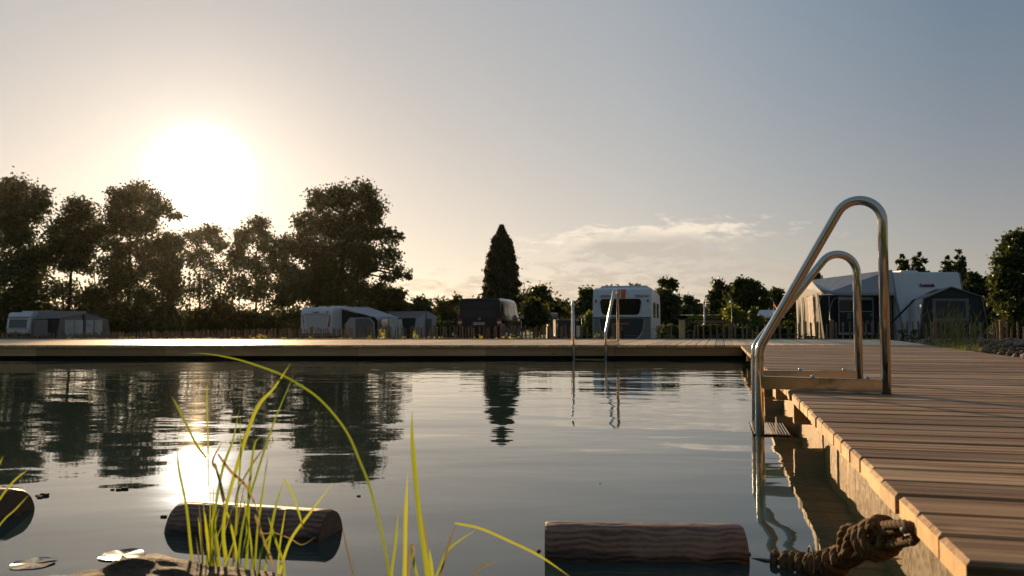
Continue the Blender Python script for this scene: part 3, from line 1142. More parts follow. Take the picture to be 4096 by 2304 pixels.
for i, (x, y, rx, ry, D) in enumerate([(1770, 832, 50, 14, 40), (1700, 838, 36, 16, 36), (1845, 838, 50, 16, 42), (1930, 838, 56, 14, 44), (1990, 835, 40, 18, 50), (1580, 830, 60, 26, 95), (1440, 826, 60, 20, 70), (1200, 826, 60, 22, 85), (1080, 828, 60, 20, 80)]):
    tree('shrub', 'low dark hedge bush behind the paling fence', D, x, [(x - rx * .4, y, rx * .6, ry), (x + rx * .4, y + 2, rx * .6, ry * .9)],
         2600, .0030 * D + .05, 60 + i, 'low hedge bushes behind the paling fence', cat='shrub', limbs=False, ground=-.6)
tree('broadleaf_tree', 'little dark tree top showing between the rails of the near ladder', 60, (2055, 2055, 710),
     [(2052, 700, 14, 12), (2050, 730, 20, 20)], 1300, .17, 70, GM, tw=.1)
GR = 'young conifers poking up behind the right caravan roof'
for i, (x, y) in enumerate([(2270, 655), (2312, 650), (2382, 658), (2412, 645)]):
    tree('young_conifer', ['leftmost of four young conifer tops above the right caravan', 'second young conifer top from the left above the right caravan',
                           'third young conifer top from the left above the right caravan', 'rightmost and tallest of the young conifer tops above the right caravan'][i],
         42, (x, x, y - 14),
         [(x, y - 10, 5, 8, .7), (x - 7, y + 2, 11, 5, .7), (x + 8, y + 6, 12, 5, .7), (x, y + 16, 20, 7, .8), (x + 2, y + 30, 24, 9), (x, y + 60, 30, 26)], 1700, .12, 80 + i, GR,
         tw=.06, ground=-.5)
tree('broadleaf_tree', 'big dark tree cut off by the right edge of the photo', 34, (2590, 2590, 640),
     [(2560, 610, 32, 30), (2600, 600, 30, 30), (2535, 650, 34, 34), (2585, 660, 40, 40), (2530, 700, 40, 34), (2580, 730, 50, 44), (2530, 765, 40, 40), (2600, 790, 50, 40), (2545, 815, 50, 34)],
     17000, .12, 91, None, tw=.16, ground=-.4, m='leaf')
tree('broadleaf_tree', 'mid-height tree between the right caravan and the big tree at the right edge', 38, (2460, 2460, 740),
     [(2448, 700, 16, 16, .7), (2470, 715, 20, 18, .8), (2440, 735, 24, 24), (2480, 750, 30, 30), (2455, 790, 36, 34), (2500, 800, 36, 30)], 7500, .125, 92, None, tw=.1, ground=-.4)

# the conifer: a tall narrow cone of hanging sprays
rng = np.random.default_rng(101)
D = 62
cb = at(1262 * S, HOR, D)
cb.z = -.6
con = thing('conifer_tree', 'tall narrow conifer standing alone behind the black van', 'tree', cb)
ctop = (at(1262 * S, 571 * S, D) - cb).z
N = 17000
hh = rng.uniform(0, 1, N) ** .8
half = 50 * S * D / FPX
prof_r = np.interp(1 - hh, [0, .04, .12, .25, .45, .7, .9, 1], [.06, .16, .42, .62, .80, .95, 1.0, .9]) * half
nl = 22
ang_ = rng.uniform(0, 2 * PI, N)
lump = 1 + .15 * np.sin(ang_ * 5 + hh * 40) + .10 * np.sin(hh * 90 + ang_ * 3)
rad = prof_r * lump * (rng.uniform(.25, 1, N) ** .35) * (1 + np.where(rng.uniform(size=N) < .12, np.abs(rng.normal(size=N)) * .16, 0))
cen = np.stack([np.cos(ang_) * rad, np.sin(ang_) * rad, hh * ctop * .985 + .2 - rad * .12], 1)
leaves('crown', cen, np.full(N, .15), M['leaf_conifer'], con, 102, 2.2, droop=1.6)
MB().tube([(0, 0, 0), (0, 0, ctop * .5), (0, 0, ctop)], [.22, .14, .02], 8).build('trunk', M['bark'], con)

# ------------------------------------------------------------------ paling fence
FP = [(-60, 36.0), (400, 34.5), (1000, 29.5), (1400, 26.0), (2100, 22.8), (2330, 21.6), (2450, 21.2), (2700, 20.2), (3200, 19.2), (3700, 18.9), (4250, 18.7)]
FTOP = [(-60, 1331), (600, 1329), (1000, 1318), (1400, 1312), (1800, 1307), (2100, 1305), (2330, 1304), (2700, 1303), (3000, 1300), (3200, 1291), (3700, 1289), (4250, 1292)]


def fpt(px):
    Y = float(np.interp(px, [p[0] for p in FP], [p[1] for p in FP]))
    top = at(px, float(np.interp(px, [p[0] for p in FTOP], [p[1] for p in FTOP])), Y)
    return Vector((top.x, Y, 0)), top.z


def fence(label, px0, px1, posts, seed, gap=.118, skip=0., rails=True):
    rr = random.Random(seed)
    p0, z0 = fpt(px0)
    p1, z1 = fpt(px1)
    g0 = -.55
    t = thing('paling_fence', label, 'fence', (p0.x, p0.y, g0))
    o = Vector((p0.x, p0.y, g0))
    # walk along the fence
    N_ = 400
    P = [fpt(px0 + (px1 - px0) * i / N_) for i in range(N_ + 1)]
    acc = 0
    L = [0]
    for i in range(N_):
        L.append(L[-1] + (P[i + 1][0] - P[i][0]).length)

    def along(s):
        i = min(N_ - 1, max(0, int(np.searchsorted(L, s)) - 1))
        f = (s - L[i]) / max(1e-6, L[i + 1] - L[i])
        return P[i][0].lerp(P[i + 1][0], f), P[i][1] * (1 - f) + P[i + 1][1] * f
    mb = MB()
    s = .05
    tot = L[-1]
    single = skip > 0
    while s < tot:
        if rr.random() >= skip:
            q, zt = along(s)
            q = q - Vector((o.x, o.y, 0))
            h = zt - g0 + rr.uniform(-.045, .03)
            if rr.random() < .06:
                h -= rr.uniform(.05, .16)
            lean = Vector((rr.gauss(0, .022), rr.gauss(0, .012), 0))
            if rr.random() < .08:
                lean.x += rr.uniform(-.07, .07)
            r = rr.uniform(.018, .029)
            b = q + Vector((0, rr.uniform(-.01, .01), 0))
            m1_ = b + lean * .5 + Vector((rr.gauss(0, .005), 0, h * .5))
            mb.tube([b, m1_, b + lean + Vector((0, 0, h)), b + lean + Vector((0, 0, h + .012))], [r * 1.05, r, r * .92, r * .4], 5, smooth=False)
            if single:
                mb.build('paling', M['picket'], t)
                mb = MB()
        s += gap * rr.uniform(.8, 1.25)
    if not single:
        mb.build('paling_panel', M['picket'], t)
    for zz in (.22, .55):
        wv = []
        for i in range(0, 61):
            q, zt = along(tot * i / 60)
            wv.append(q - Vector((o.x, o.y, 0)) + Vector((0, -.02, (zt - g0) * (zz / .72) - .0)))
        MB().tube(wv, .004, 4, smooth=False).build('wire', M['wire'], t)
    for px in posts:
        q, zt = fpt(px)
        q = q - Vector((o.x, o.y, 0)) + Vector((0, .05, 0))
        MB().tube([q, q + Vector((0, 0, (zt - g0) * .5)), q + Vector((0, 0, zt - g0 + .05)), q + Vector((0, 0, zt - g0 + .07))], [.052, .05, .048, .03], 9, smooth=False).build('fence_post', M['picket'], t)
    return t


fence('long leaning chestnut paling fence behind the far deck, left of the far ladder', -60, 2352, (60, 330, 613, 900, 1247, 1484, 1738, 2012), 1)
fence('sparse short run of palings in front of the orange striped caravan', 2440, 2690, (2455,), 2, .34, .15)
fence('chestnut paling fence right of the square sawn post, dark against the awning', 2738, 4250, (2925, 3330, 3745, 4010), 3, .132)

# the square sawn post with its pipe
q, zt = fpt(2726)
wp = thing('sawn_post', 'tall square pale timber post at the start of the right-hand fence', 'post', (q.x, q.y - .05, -.42))
zt = at(2726, 1279, q.y).z
MB().box(-.065, .065, -.06, .06, 0, zt + .42).build('post', M['postwood'], wp, bevel=.006)
MB().box(-.075, .075, -.07, .07, zt + .42, zt + .435).build('cap', M['darkgrey'], wp)
hp = thing('water_pipe', 'thin bent pale standpipe right of the sawn post', 'pipe', (q.x + .28, q.y - .05, -.42))
zz = at(2740, 1326, q.y).z + .42
MB().tube(fillet([(0, 0, 0), (0, 0, zz), (-.10, 0, zz + .03), (-.16, 0, zz - .02)], [.05, .03], 5), .012, 8).build('pipe', M['wire'], hp)
# two pale boards behind the far ladder, black capped bollard
for px0, px1, lab in ((2289, 2298, 'pale narrow board half hidden behind the far ladder rail'), (2306, 2320, 'pale narrow board standing just right of the far ladder rail')):
    a = at(px0, 1302, 20.9)
    b = at(px1, 1347, 20.9)
    bb_ = thing('notice_board', lab, 'board', (a.x, 20.9, -.42), 0, None)
    MB().box(0, b.x - a.x, -.012, .012, b.z + .42, a.z + .42).build('panel', M['signwhite'], bb_)
    MB().box((b.x - a.x) * .35, (b.x - a.x) * .65, .013, .05, 0, a.z + .36).build('post', M['picket'], bb_)
a = at(2490, 1320, 20.6)
bo = thing('bollard', 'short black bollard with domed cap before the striped caravan', 'bollard', (a.x, 20.6, -.45))
h = a.z + .45
MB().tube([(0, 0, 0), (0, 0, h - .08), (0, 0, h - .05)], [.035, .035, .03], 12).build('post', M['black'], bo)
MB().tube([(0, 0, h - .06), (0, 0, h - .02), (0, 0, h)], [.048, .045, .015], 12).build('cap', M['black'], bo)


# leafy shoots along the fence, lit by the sun
def shoots(px, Y, ytop, wpx, seed, label, group, m='leaf_shoot', n=70, ls=.045):
    rng = np.random.default_rng(seed)
    b = at(px, HOR, Y)
    b.z = gz(b.x, Y)
    t = thing('leafy_plant', label, 'plant', b, 0, group)
    h = at(px, ytop, Y).z - b.z
    wd = wpx * Y / FPX
    cen = []
    st = MB()
    k = max(3, int(wd / .09))
    for i in range(k):
        x = rng.uniform(-wd / 2, wd / 2)
        hh_ = h * rng.uniform(.62, 1.0)
        x2 = x + rng.normal() * .05
        y2 = rng.normal() * .08
        st.tube([(x, 0, 0), ((x + x2) / 2, y2 / 2, hh_ * .5), (x2, y2, hh_)], [.006, .005, .002], 5, cap=False)
        nn = int(n / k * rng.uniform(.7, 1.3)) + 3
        f = rng.uniform(.25, 1.02, nn)
        cen.append(np.stack([x + (x2 - x) * f + rng.normal(size=nn) * .032, y2 * f + rng.normal(size=nn) * .032, hh_ * f], 1))
    leaves('foliage', np.concatenate(cen), np.full(sum(len(c) for c in cen), ls), M[m], t, seed + 7, 1.25)
    st.build('stem', M['picket'], t)
    return t


SH = [(300, 1340, 30), (640, 1340, 40), (700, 1342, 30), (830, 1342, 30), (940, 1342, 40), (1120, 1342, 30), (1335, 1345, 20), (1435, 1342, 24), (1555, 1345, 20), (1625, 1340, 20), (1785, 1342, 30), (1920, 1348, 16), (2150, 1346, 30), (2230, 1346, 30), (385, 1322, 26), (440, 1335, 20), (455, 1330, 16), (500, 1336, 40), (545, 1338, 30), (770, 1336, 40), (880, 1338, 40), (1000, 1334, 30), (1060, 1330, 40),
      (1190, 1340, 40), (1240, 1342, 34), (1285, 1338, 28), (1372, 1334, 44), (1400, 1332, 24), (1470, 1328, 40), (1520, 1312, 26), (1590, 1336, 26), (1655, 1318, 40),
      (1700, 1334, 40), (1742, 1326, 30), (1842, 1340, 14), (1896, 1345, 28), (1942, 1330, 26), (1985, 1342, 48), (2040, 1340, 22), (2058, 1328, 18), (2084, 1338, 14),
      (2392, 1328, 36), (2450, 1342, 18), (2630, 1300, 50), (2665, 1306, 44)]
for i, (px, yt, wd) in enumerate(SH):
    if px > 2600:
        shoots(px, 21, yt, wd, 200 + i, ['bushy sunlit shoots between the striped caravan and the sawn post, left clump', 'bushy sunlit shoots between the striped caravan and the sawn post, right clump'][px > 2650],
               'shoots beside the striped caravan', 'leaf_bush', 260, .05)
    elif px > 2300:
        shoots(px, 19, yt, wd, 200 + i, ['yellow-green shoots in front of the striped caravan, left of the ladder rail', 'yellow-green shoots in front of the striped caravan, inside the ladder rails'][px > 2420],
               'shoots in front of the striped caravan', 'leaf_shoot', 120, .045)
    else:
        shoots(px, float(np.interp(px, [0, 2300], [24, 19])), yt + 4, wd, 200 + i, 'yellow-green leafy shoots growing along the paling fence',
               'leafy shoots along the left paling fence', 'leaf_shoot', 60 + 3 * wd, .034)
for i, (px, yt, wd) in enumerate([(3205, 1330, 24), (3250, 1330, 30), (3480, 1318, 70), (3560, 1310, 60), (3620, 1318, 44), (3660, 1312, 40)]):
    shoots(px, 18.3, yt, wd, 260 + i, 'dark leafy shoots at the foot of the right paling fence', 'dark shoots along the right paling fence', 'leaf', 150, .05)
for i, (px, yt, wd) in enumerate([(3990, 1270, 90), (4070, 1262, 90), (4040, 1310, 80), (3960, 1320, 50)]):
    shoots(px, 19.6, yt, wd, 280 + i, 'dark tangled shrub shoots behind the fence at the right edge', 'tangled shoots at the right edge', 'leaf', 420, .07)


# unseen shrubs added behind the camera to give the steel rails warm reflections
for i, (X, Y, r, h) in enumerate([(-9, -9, 3.0, 3.4), (-3.5, -11, 3.2, 4.2), (2.5, -10, 3.0, 3.8), (8.5, -9.5, 3.2, 4.0), (14, -8, 3.0, 3.6), (-15, -7, 3.0, 3.8)]):
    rng = np.random.default_rng(400 + i)
    t = thing('shrub', 'unseen shrub added behind the camera for the steel rails to reflect', 'shrub', (X, Y, -.15), 0, 'shrubs added behind the camera')
    d = rng.normal(size=(3000, 3))
    d /= np.linalg.norm(d, axis=1)[:, None]
    d *= rng.uniform(.5, 1, 3000)[:, None] * (1 + .15 * np.sin(d[:, :1] * 9) * np.cos(d[:, 1:2] * 7))
    cen = d * np.array([r, r * .8, h * .55]) + np.array([0, 0, h * .5])
    cen[:, 2] = np.abs(cen[:, 2])
    leaves('crown', cen, np.full(3000, .30), M['leaf_bush'], t, 500 + i, 1.4)
    MB().tube([(0, 0, 0), (0, 0, h * .6)], [.12, .04], 7).build('trunk', M['bark'], t)

for i, (x, y, rx, ry) in enumerate([(1395, 800, 44, 26), (1455, 795, 40, 30), (1560, 790, 60, 36), (1720, 800, 40, 30), (1775, 795, 40, 34), (1835, 790, 40, 36), (1920, 785, 44, 34), (1990, 778, 40, 36), (2045, 780, 36, 36), (1030, 795, 60, 30), (1180, 800, 44, 28)]):
    tree('broadleaf_tree', 'hazy background tree in the far-off line behind the campsite', 105 + i % 3 * 6, x, [(x - rx * .4, y, rx * .6, ry), (x + rx * .4, y - 6 * (i % 3 - 1), rx * .55, ry * .9), (x, y + ry, rx, ry)],
         2600, .36, 700 + i, 'far-off line of trees behind the campsite', tw=.15)


# ------------------------------------------------------------------ caravans, van, awnings
def hull(mb, rear, front, x0, x1, mi=0):
    pass


def side_hull(prof, W):
    """closed (y,z) profile extruded across the width"""
    return MB().prism(prof, 0, -W / 2, W / 2)


def rrect(cx, cz, w_, h_, r, n=5, skew=0.):
    pts = []
    for (sx, sz, a0) in ((1, 1, 0), (-1, 1, 90), (-1, -1, 180), (1, -1, 270)):
        for k in range(n + 1):
            a = R(a0 + 90 * k / n)
            x = cx + sx * (w_ / 2 - r) + r * math.cos(a)
            z = cz + sz * (h_ / 2 - r) + r * math.sin(a)
            pts.append((x + (x - cx) * skew * ((z - cz) / (h_ / 2)), z))
    return pts


def wheel(parent, x, y, r=.32, wdt=.2, name='wheel'):
    o = MB().tube([(x - wdt / 2, y, r), (x - wdt / 2 + .02, y, r), (x + wdt / 2 - .02, y, r), (x + wdt / 2, y, r)], [r - .03, r, r, r - .03], 24).build(name, M['black'], parent)
    MB().tube([(x - wdt / 2 - .012, y, r), (x + wdt / 2 + .012, y, r)], r * .62, 20).build('rim', M['rim'], o)
    return o


def plate_on(t, y, z, x, w_, h_, m, name, th=.012, r=.03, parent=None, skew=0.):
    """flat rounded panel facing -Y"""
    return MB().prism(rrect(x, z, w_, h_, r, skew=skew), 1, y - th, y).build(name, m, parent or t)


# --- the orange striped caravan
a = at(2487, HOR, 28.4)
cd = thing('caravan', 'white and grey caravan with two orange stripes over its rear window', 'caravan', (a.x, 28.4, -.55), -R(14))
W_ = 2.08
HT = 2.43
prof = [(0, .36), (0, 1.50), (.05, 1.9), (.13, 2.25), (.22, 2.38), (.36, HT), (4.6, HT - .08), (5.0, 2.1), (5.2, 1.2), (5.1, .36)]
side_hull(prof, W_).build('body', M['white'], cd, bevel=.045, seg=3)
MB().box(-.86, .86, .75, 3.6, HT - .02, HT + .10).build('roof_box', M['white'], cd, bevel=.04, seg=2)
plate_on(cd, .012, 1.74, -.04, 1.40, .57, M['glass'], 'rear_window', .02, .12, skew=.06)
for x0_, x1_ in ((-.18, -.075), (-.03, .13)):
    st = MB()
    z_ = [2.04, 2.25, 2.37]
    y_ = [.080, .128, .205]
    st.add([(x0_, y_[0] - .006, z_[0]), (x1_, y_[0] - .006, z_[0]), (x1_, y_[1] - .006, z_[1]), (x0_, y_[1] - .006, z_[1]),
            (x1_, y_[2] - .012, z_[2]), (x0_, y_[2] - .012, z_[2])], [(0, 1, 2, 3), (3, 2, 4, 5)])
    st.build('stripe', M['orange'], cd)
text_obj('ERIBA', .13, M['greyred'], cd, (-.58, .085, 2.12), (R(90) - .2, 0, 0), bold=.003, shear=.25, squash=1.15)
text_obj('FEELING', .12, M['greyred'], cd, (.70, .085, 2.12), (R(90) - .2, 0, 0), bold=.003, shear=.25, squash=1.1)
MB().box(-.76, .76, -.045, -.003, 1.335, 1.39).build('bumper_rail', M['silver'], cd, bevel=.012)
MB().box(-1.02, -.765, -.02, -.003, 1.335, 1.375).build('trim', M['darkgrey'], cd)
MB().box(.765, 1.02, -.02, -.003, 1.335, 1.375).build('trim', M['darkgrey'], cd)
low = [(-.78, 1.32), (.78, 1.32), (.74, .95), (.62, .72), (.42, .55), (.2, .48), (-.2, .48), (-.42, .55), (-.62, .72), (-.74, .95)]
MB().prism(low, 1, -.022, -.003).build('lower_panel', M['darkgrey'], cd)
for s in (-1, 1):
    pl = [(s * .80, 1.32), (s * 1.01, 1.32), (s * 1.01, .40), (s * .36, .40), (s * .46, .53), (s * .66, .70), (s * .77, .95)]
    MB().prism(pl, 1, -.010, -.003).build('skirt_panel', M['silver'], cd)
MB().box(-.26, .26, -.028, -.0225, 1.12, 1.17).build('stripe', M['orange'], cd)
for s in (-1, 1):
    plate_on(cd, -.003 + .05, 1.95, s * .92, .05, .10, M['darkgrey'], 'marker_lamp', .02, .02)
MB().prism(rrect(1.5, 1.65, 1.0, .55, .1), 0, W_ / 2 - .002, W_ / 2 + .02).build('side_window', M['glass'], cd)
MB().prism(rrect(3.3, 1.65, .9, .55, .1), 0, W_ / 2 - .002, W_ / 2 + .02).build('side_window', M['glass'], cd)
wheel(cd, .93, 2.6)
wheel(cd, -.93, 2.6)
MB().tube(fillet([(W_ / 2 + .02, .35, .95), (W_ / 2 + .10, .35, 1.0), (W_ / 2 + .10, .35, .6), (W_ / 2 + .02, .35, .55)], [.04, .04], 4), .012, 6).build('grab_handle', M['chrome'], cd)

# --- black van
a = at(1918, HOR, 33.6)
van = thing('van', 'black panel van with red and white tail lights parked behind the fence', 'van', (a.x, 33.6, -.29), -R(12))
secs = [  # y, half width bottom, half width belt, half width roof, z bottom, z belt, z roof
    (0.00, .91, .945, .84, .42, 1.12, 1.55), (.03, .93, .955, .845, .34, 1.12, 1.90), (.12, .94, .955, .845, .30, 1.12, 1.965), (.6, .95, .96, .845, .30, 1.12, 1.985),
    (2.4, .95, .96, .845, .30, 1.12, 1.99), (3.25, .95, .955, .835, .30, 1.10, 1.95), (3.65, .95, .95, .81, .30, 1.09, 1.84),
    (4.15, .945, .94, .80, .30, 1.08, 1.38), (4.45, .92, .92, .80, .32, 1.02, 1.10), (4.80, .86, .87, .78, .36, .80, .90), (4.89, .80, .80, .70, .40, .62, .72)]


def van_body():
    vs, fs = [], []
    K = None
    for (y, wb, wm, wr, z0, zb, zr) in secs:
        zr = max(zr, zb + .03)
        h = zr - zb
        ring = [(wb - .04, z0), (wb, z0 + .06), (wm, zb - .25), (wm - .005, zb), (wr + (wm - wr) * .45, zb + h * .5), (wr + .03, zb + h * .86), (wr - .05, zr - .012), (wr - .25, zr), (0, zr + .008)]
        full = [(x, z) for x, z in ring] + [(-x, z) for x, z in ring[-2::-1]]
        K = len(full)
        vs += [(x, y, z) for x, z in full]
    n = len(secs)
    for i in range(n - 1):
        for k in range(K):
            k2 = (k + 1) % K
            fs.append((i * K + k, i * K + k2, (i + 1) * K + k2, (i + 1) * K + k))
    fs.append(tuple(range(K)))
    fs.append(tuple(range((n - 1) * K, n * K))[::-1])
    return vs, fs


vb, vf = van_body()
mbv = MB()
mbv.add(vb, vf, 0, True)
bo_ = mbv.build('body', M['vanpaint'], van)
bo_.data.set_sharp_from_angle(angle=R(9))


def van_side(y, z):
    """half width of the van body at y, z"""
    ysec = [s[0] for s in secs]
    wb, wm, wr, z0, zb, zr = [float(np.interp(y, ysec, [s[i] for s in secs])) for i in range(1, 7)]
    h = zr - zb
    ring = [(z0, wb - .04), (z0 + .06, wb), (zb - .25, wm), (zb, wm - .005), (zb + h * .5, wr + (wm - wr) * .45), (zb + h * .86, wr + .03), (zr - .012, wr - .05)]
    return float(np.interp(z, [r_[0] for r_ in ring], [r_[1] for r_ in ring]))


def van_glass(name, y0, y1, z0, z1, side=1, y1t=None, y0t=None, nn=5):
    vs, fs = [], []
    for j in range(nn + 1):
        for i in range(nn + 1):
            fz = j / nn
            ya = y0 + (y0t - y0 if y0t is not None else 0) * fz
            yb = y1 + (y1t - y1 if y1t is not None else 0) * fz
            yy = ya + (yb - ya) * i / nn
            z = z0 + (z1 - z0) * fz
            vs.append((side * (van_side(yy, z) + .006), yy, z))
    m_ = nn + 1
    for j in range(nn):
        for i in range(nn):
            fs.append((j * m_ + i, j * m_ + i + 1, (j + 1) * m_ + i + 1, (j + 1) * m_ + i))
    return mesh_obj(name, vs, fs, M['glass'], van, smooth=True)


for s in (1, -1):
    van_glass('side_window', .28, 1.32, 1.20, 1.80, s)
    van_glass('side_window', 1.42, 2.62, 1.18, 1.80, s)
    van_glass('door_window', 2.74, 3.95, 1.16, 1.76, s, y1t=3.42)
    MB().box(s * .96 - .0, s * .96 + s * .012, .2, 3.9, .60, .66).build('side_moulding', M['darkgrey'], van)
    mir = MB().box(s * 1.00, s * 1.22, 3.52, 3.62, 1.10, 1.34).build('mirror', M['black'], van, bevel=.03)
    MB().box(s * 1.02, s * 1.20, 3.505, 3.519, 1.13, 1.31).build('mirror_glass', M['chrome'], mir)
    MB().box(s * .90, s * 1.02, 3.55, 3.59, 1.12, 1.17).build('mirror_arm', M['black'], mir)
rw = MB()
rw.add([(-.70, .008, 1.18), (.70, .008, 1.18), (.66, .022, 1.78), (-.66, .022, 1.78), (-.70, -.008, 1.18), (.70, -.008, 1.18), (.66, .010, 1.78), (-.66, .010, 1.78)],
       [(0, 1, 2, 3), (4, 5, 6, 7), (0, 1, 5, 4), (2, 3, 7, 6), (1, 2, 6, 5), (0, 3, 7, 4)])
rw.build('rear_window', M['glass'], van)
for s in (-1, 1):
    tl = MB().box(s * .755, s * .945, -.018, .06, .78, 1.14).build('tail_light', M['red'], van, bevel=.02)
    MB().box(s * .765, s * .935, -.024, -.0185, .90, 1.0).build('reversing_lens', M['lens'], tl)
    MB().tube([(s * .82 - .13, .035, .33), (s * .82 + .10, .035, .33)], .02, 8).build('reflector', M['red'], van)
MB().box(-.93, .93, -.07, .05, .34, .58).build('bumper', M['vanpaint'], van, bevel=.03)
np_ = MB().box(-.30, .22, -.012, .0, .845, .955).build('number_plate', M['plate'], van)
MB().box(-.30, -.255, -.0145, -.0125, .847, .953).build('plate_band', M['blue'], np_)
text_obj('COET DJ 10', .088, M['blacktext'], np_, (-.015, -.0145, .90), (R(90), 0, 0), bold=.003, squash=.92, depth=.001)
em = MB()
ring = [(.055 * math.cos(2 * PI * k / 24), -.006, 1.10 + .055 * math.sin(2 * PI * k / 24)) for k in range(25)]
em.tube(ring, .006, 6, cap=False)
for pl in ([(-.028, 1.145), (0, 1.105), (.028, 1.145)], [(-.046, 1.125), (-.022, 1.056), (0, 1.10), (.022, 1.056), (.046, 1.125)]):
    em.tube([(x, -.006, z) for x, z in pl], .0055, 6)
em.build('emblem', M['chrome'], van)
MB().box(-.16, .16, .045, .075, 1.93, 1.965).build('brake_light', M['red'], van)
for y in (.88, 3.92):
    for s in (-1, 1):
        wheel(van, s * .85, y, .335, .22)
ar = MB()
for y in (.88, 3.92):
    for s in (-1, 1):
        ar.tube([(s * .962, y + .39 * math.cos(R(q)), .335 + .39 * math.sin(R(q))) for q in range(-5, 190, 15)], .014, 6)
ar.build('wheel_arch', M['silver'], van)
MB().tube([(.30, .8, 2.0), (.30, .86, 2.05)], [.02, .012], 8).build('aerial_base', M['black'], van)

# --- white caravan with red tail lights
a = at(1265, HOR, 57)
ca = thing('caravan', 'white caravan with slanting red tail lights and a roof full of hatches', 'caravan', (a.x, 57, -.62), -R(5))
prof = [(.10, .40), (0, .70), (.02, 1.9), (.12, 2.3), (.30, 2.46), (6.2, 2.50), (6.8, 2.2), (7.0, 1.2), (6.8, .40)]
side_hull(prof, 2.30).build('body', M['white'], ca, bevel=.06, seg=3)
rp = MB()
rp.prism([(-.88, 1.93), (.84, 1.93), (.70, 1.20), (.52, .80), (-.56, .80), (-.74, 1.20)], 1, -.004, .022)
rp.build('rear_panel', M['greywhite'], ca)
MB().box(-.90, .88, -.03, .020, 1.945, 1.975).build('rail', M['darkgrey'], ca)
for s in (-1, 1):
    MB().prism([(s * 1.00 - .05, 1.90), (s * 1.00 + .03, 1.90), (s * .93 + .02, 1.05), (s * .93 - .09 * s - .04, 1.02), (s * .96 - .05 * s, 1.5)], 1, -.018, .02).build('tail_light', M['red'], ca)
text_obj('Dethleffs', .135, M['redtext'], ca, (-.06, .035, 2.10), (R(90) - .12, 0, 0), bold=.006, shear=.1)
MB().box(.72, .86, .03, .05, 2.05, 2.18).build('badge', M['silver'], ca)
MB().box(-.30, .18, -.008, -.0045, .97, 1.0).build('lettering_bar', M['silver'], ca)
MB().box(-1.1, 1.1, -.06, .04, .46, .58).build('bumper', M['darkgrey'], ca, bevel=.02)
for x0_, x1_, y0_, y1_, h_ in ((-.15, .35, .9, 1.4, .10), (.45, .80, 1.2, 2.2, .08), (.05, 1.05, 3.0, 4.0, .17), (.4, 1.0, 4.8, 5.4, .14)):
    MB().box(x0_, x1_, y0_, y1_, 2.44, 2.46 + h_).build('roof_hatch', M['white'], ca, bevel=.03)
wheel(ca, 1.02, 3.6)
wheel(ca, -1.02, 3.6)
MB().box(1.148, 1.156, .7, .78, 1.25, 1.36).build('lock', M['black'], ca)


def sheet(name, pts, m, parent, th=.01, mats=None):
    """thin quad/poly cloth panel with a little thickness along its normal"""
    P = [Vector(p) for p in pts]
    nrm_ = (P[1] - P[0]).cross(P[2] - P[0]).normalized() * th
    n_ = len(P)
    vs = P + [p + nrm_ for p in P]
    fs = [tuple(range(n_)), tuple(range(n_, 2 * n_))[::-1]] + [(i, (i + 1) % n_, n_ + (i + 1) % n_, n_ + i) for i in range(n_)]
    return MB().add(vs, fs).build(name, m, parent)


def pan(name, p00, p10, p11, p01, m, parent, sag=0., n=8, th=.012, smooth=True):
    """bilinear cloth patch with sag"""
    P = [Vector(p) for p in (p00, p10, p11, p01)]
    vs, fs = [], []
    for j in range(n + 1):
        for i in range(n + 1):
            a_, b_ = i / n, j / n
            p = P[0] * (1 - a_) * (1 - b_) + P[1] * a_ * (1 - b_) + P[2] * a_ * b_ + P[3] * (1 - a_) * b_
            p.z -= sag * 16 * a_ * (1 - a_) * b_ * (1 - b_) + .012 * math.sin(a_ * 23) * sag / .1
            vs.append(p)
    k_ = len(vs)
    vs += [v - Vector((0, 0, th)) for v in vs]
    for j in range(n):
        for i in range(n):
            q = (j * (n + 1) + i, j * (n + 1) + i + 1, (j + 1) * (n + 1) + i + 1, (j + 1) * (n + 1) + i)
            fs.append(q)
            fs.append(tuple(x + k_ for x in q[::-1]))
    return MB().add(vs, fs, 0, smooth).build(name, m, parent)


def T(px, py, Y, o):
    """photo point at depth Y in the frame of thing o (only shifted)"""
    return at(px, py, Y) - Vector(o.location)


# awning beside that caravan
aw = thing('caravan_awning', 'pale grey rounded awning attached to the caravan with red tail lights', 'awning', (at(1352, HOR, 59).x, 59, -.62))
t_ = lambda px, py, Y: T(px, py, Y, aw)
gz_ = 0.0
A0 = t_(1345, 1228, 59.0)
B0 = t_(1500, 1269, 59.0)
A1 = t_(1475, 1229, 64.5)
B1 = t_(1588, 1267, 64.5)
pan('roof', A0, B0, B1, A1, M['canvas_l'], aw, .10)
G0, G1 = B0.copy(), B1.copy()
B0d = t_(1513, 1290, 58.7)
C0 = t_(1520, 1356, 58.5)
pan('roof_edge', B0 + Vector((0, -.01, 0)), t_(1512, 1283, 58.9), t_(1598, 1272, 64.8), B1, M['canvas_l'], aw, .0)
w0 = t_(1352, 1236, 59.2)
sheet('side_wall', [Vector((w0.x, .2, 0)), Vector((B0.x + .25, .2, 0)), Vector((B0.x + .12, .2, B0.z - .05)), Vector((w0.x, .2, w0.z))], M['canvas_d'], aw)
c_ = t_(1440, 1310, 59.1)
win = [(t_(1378, 1300, 59.1).x, t_(1378, 1300, 59.1).z), (t_(1398, 1270, 59).x, t_(1398, 1270, 59).z), (t_(1480, 1271, 59).x, t_(1480, 1271, 59).z), (t_(1496, 1290, 59).x, t_(1496, 1290, 59).z),
       (t_(1500, 1340, 59).x, .25), (t_(1400, 1340, 59).x, .25), (t_(1385, 1320, 59).x, .5)]
wf = MB().prism(win, 1, .165, .188).build('window_frame', M['canvas_l'], aw)
cx_, cz_ = sum(p[0] for p in win) / len(win), sum(p[1] for p in win) / len(win)
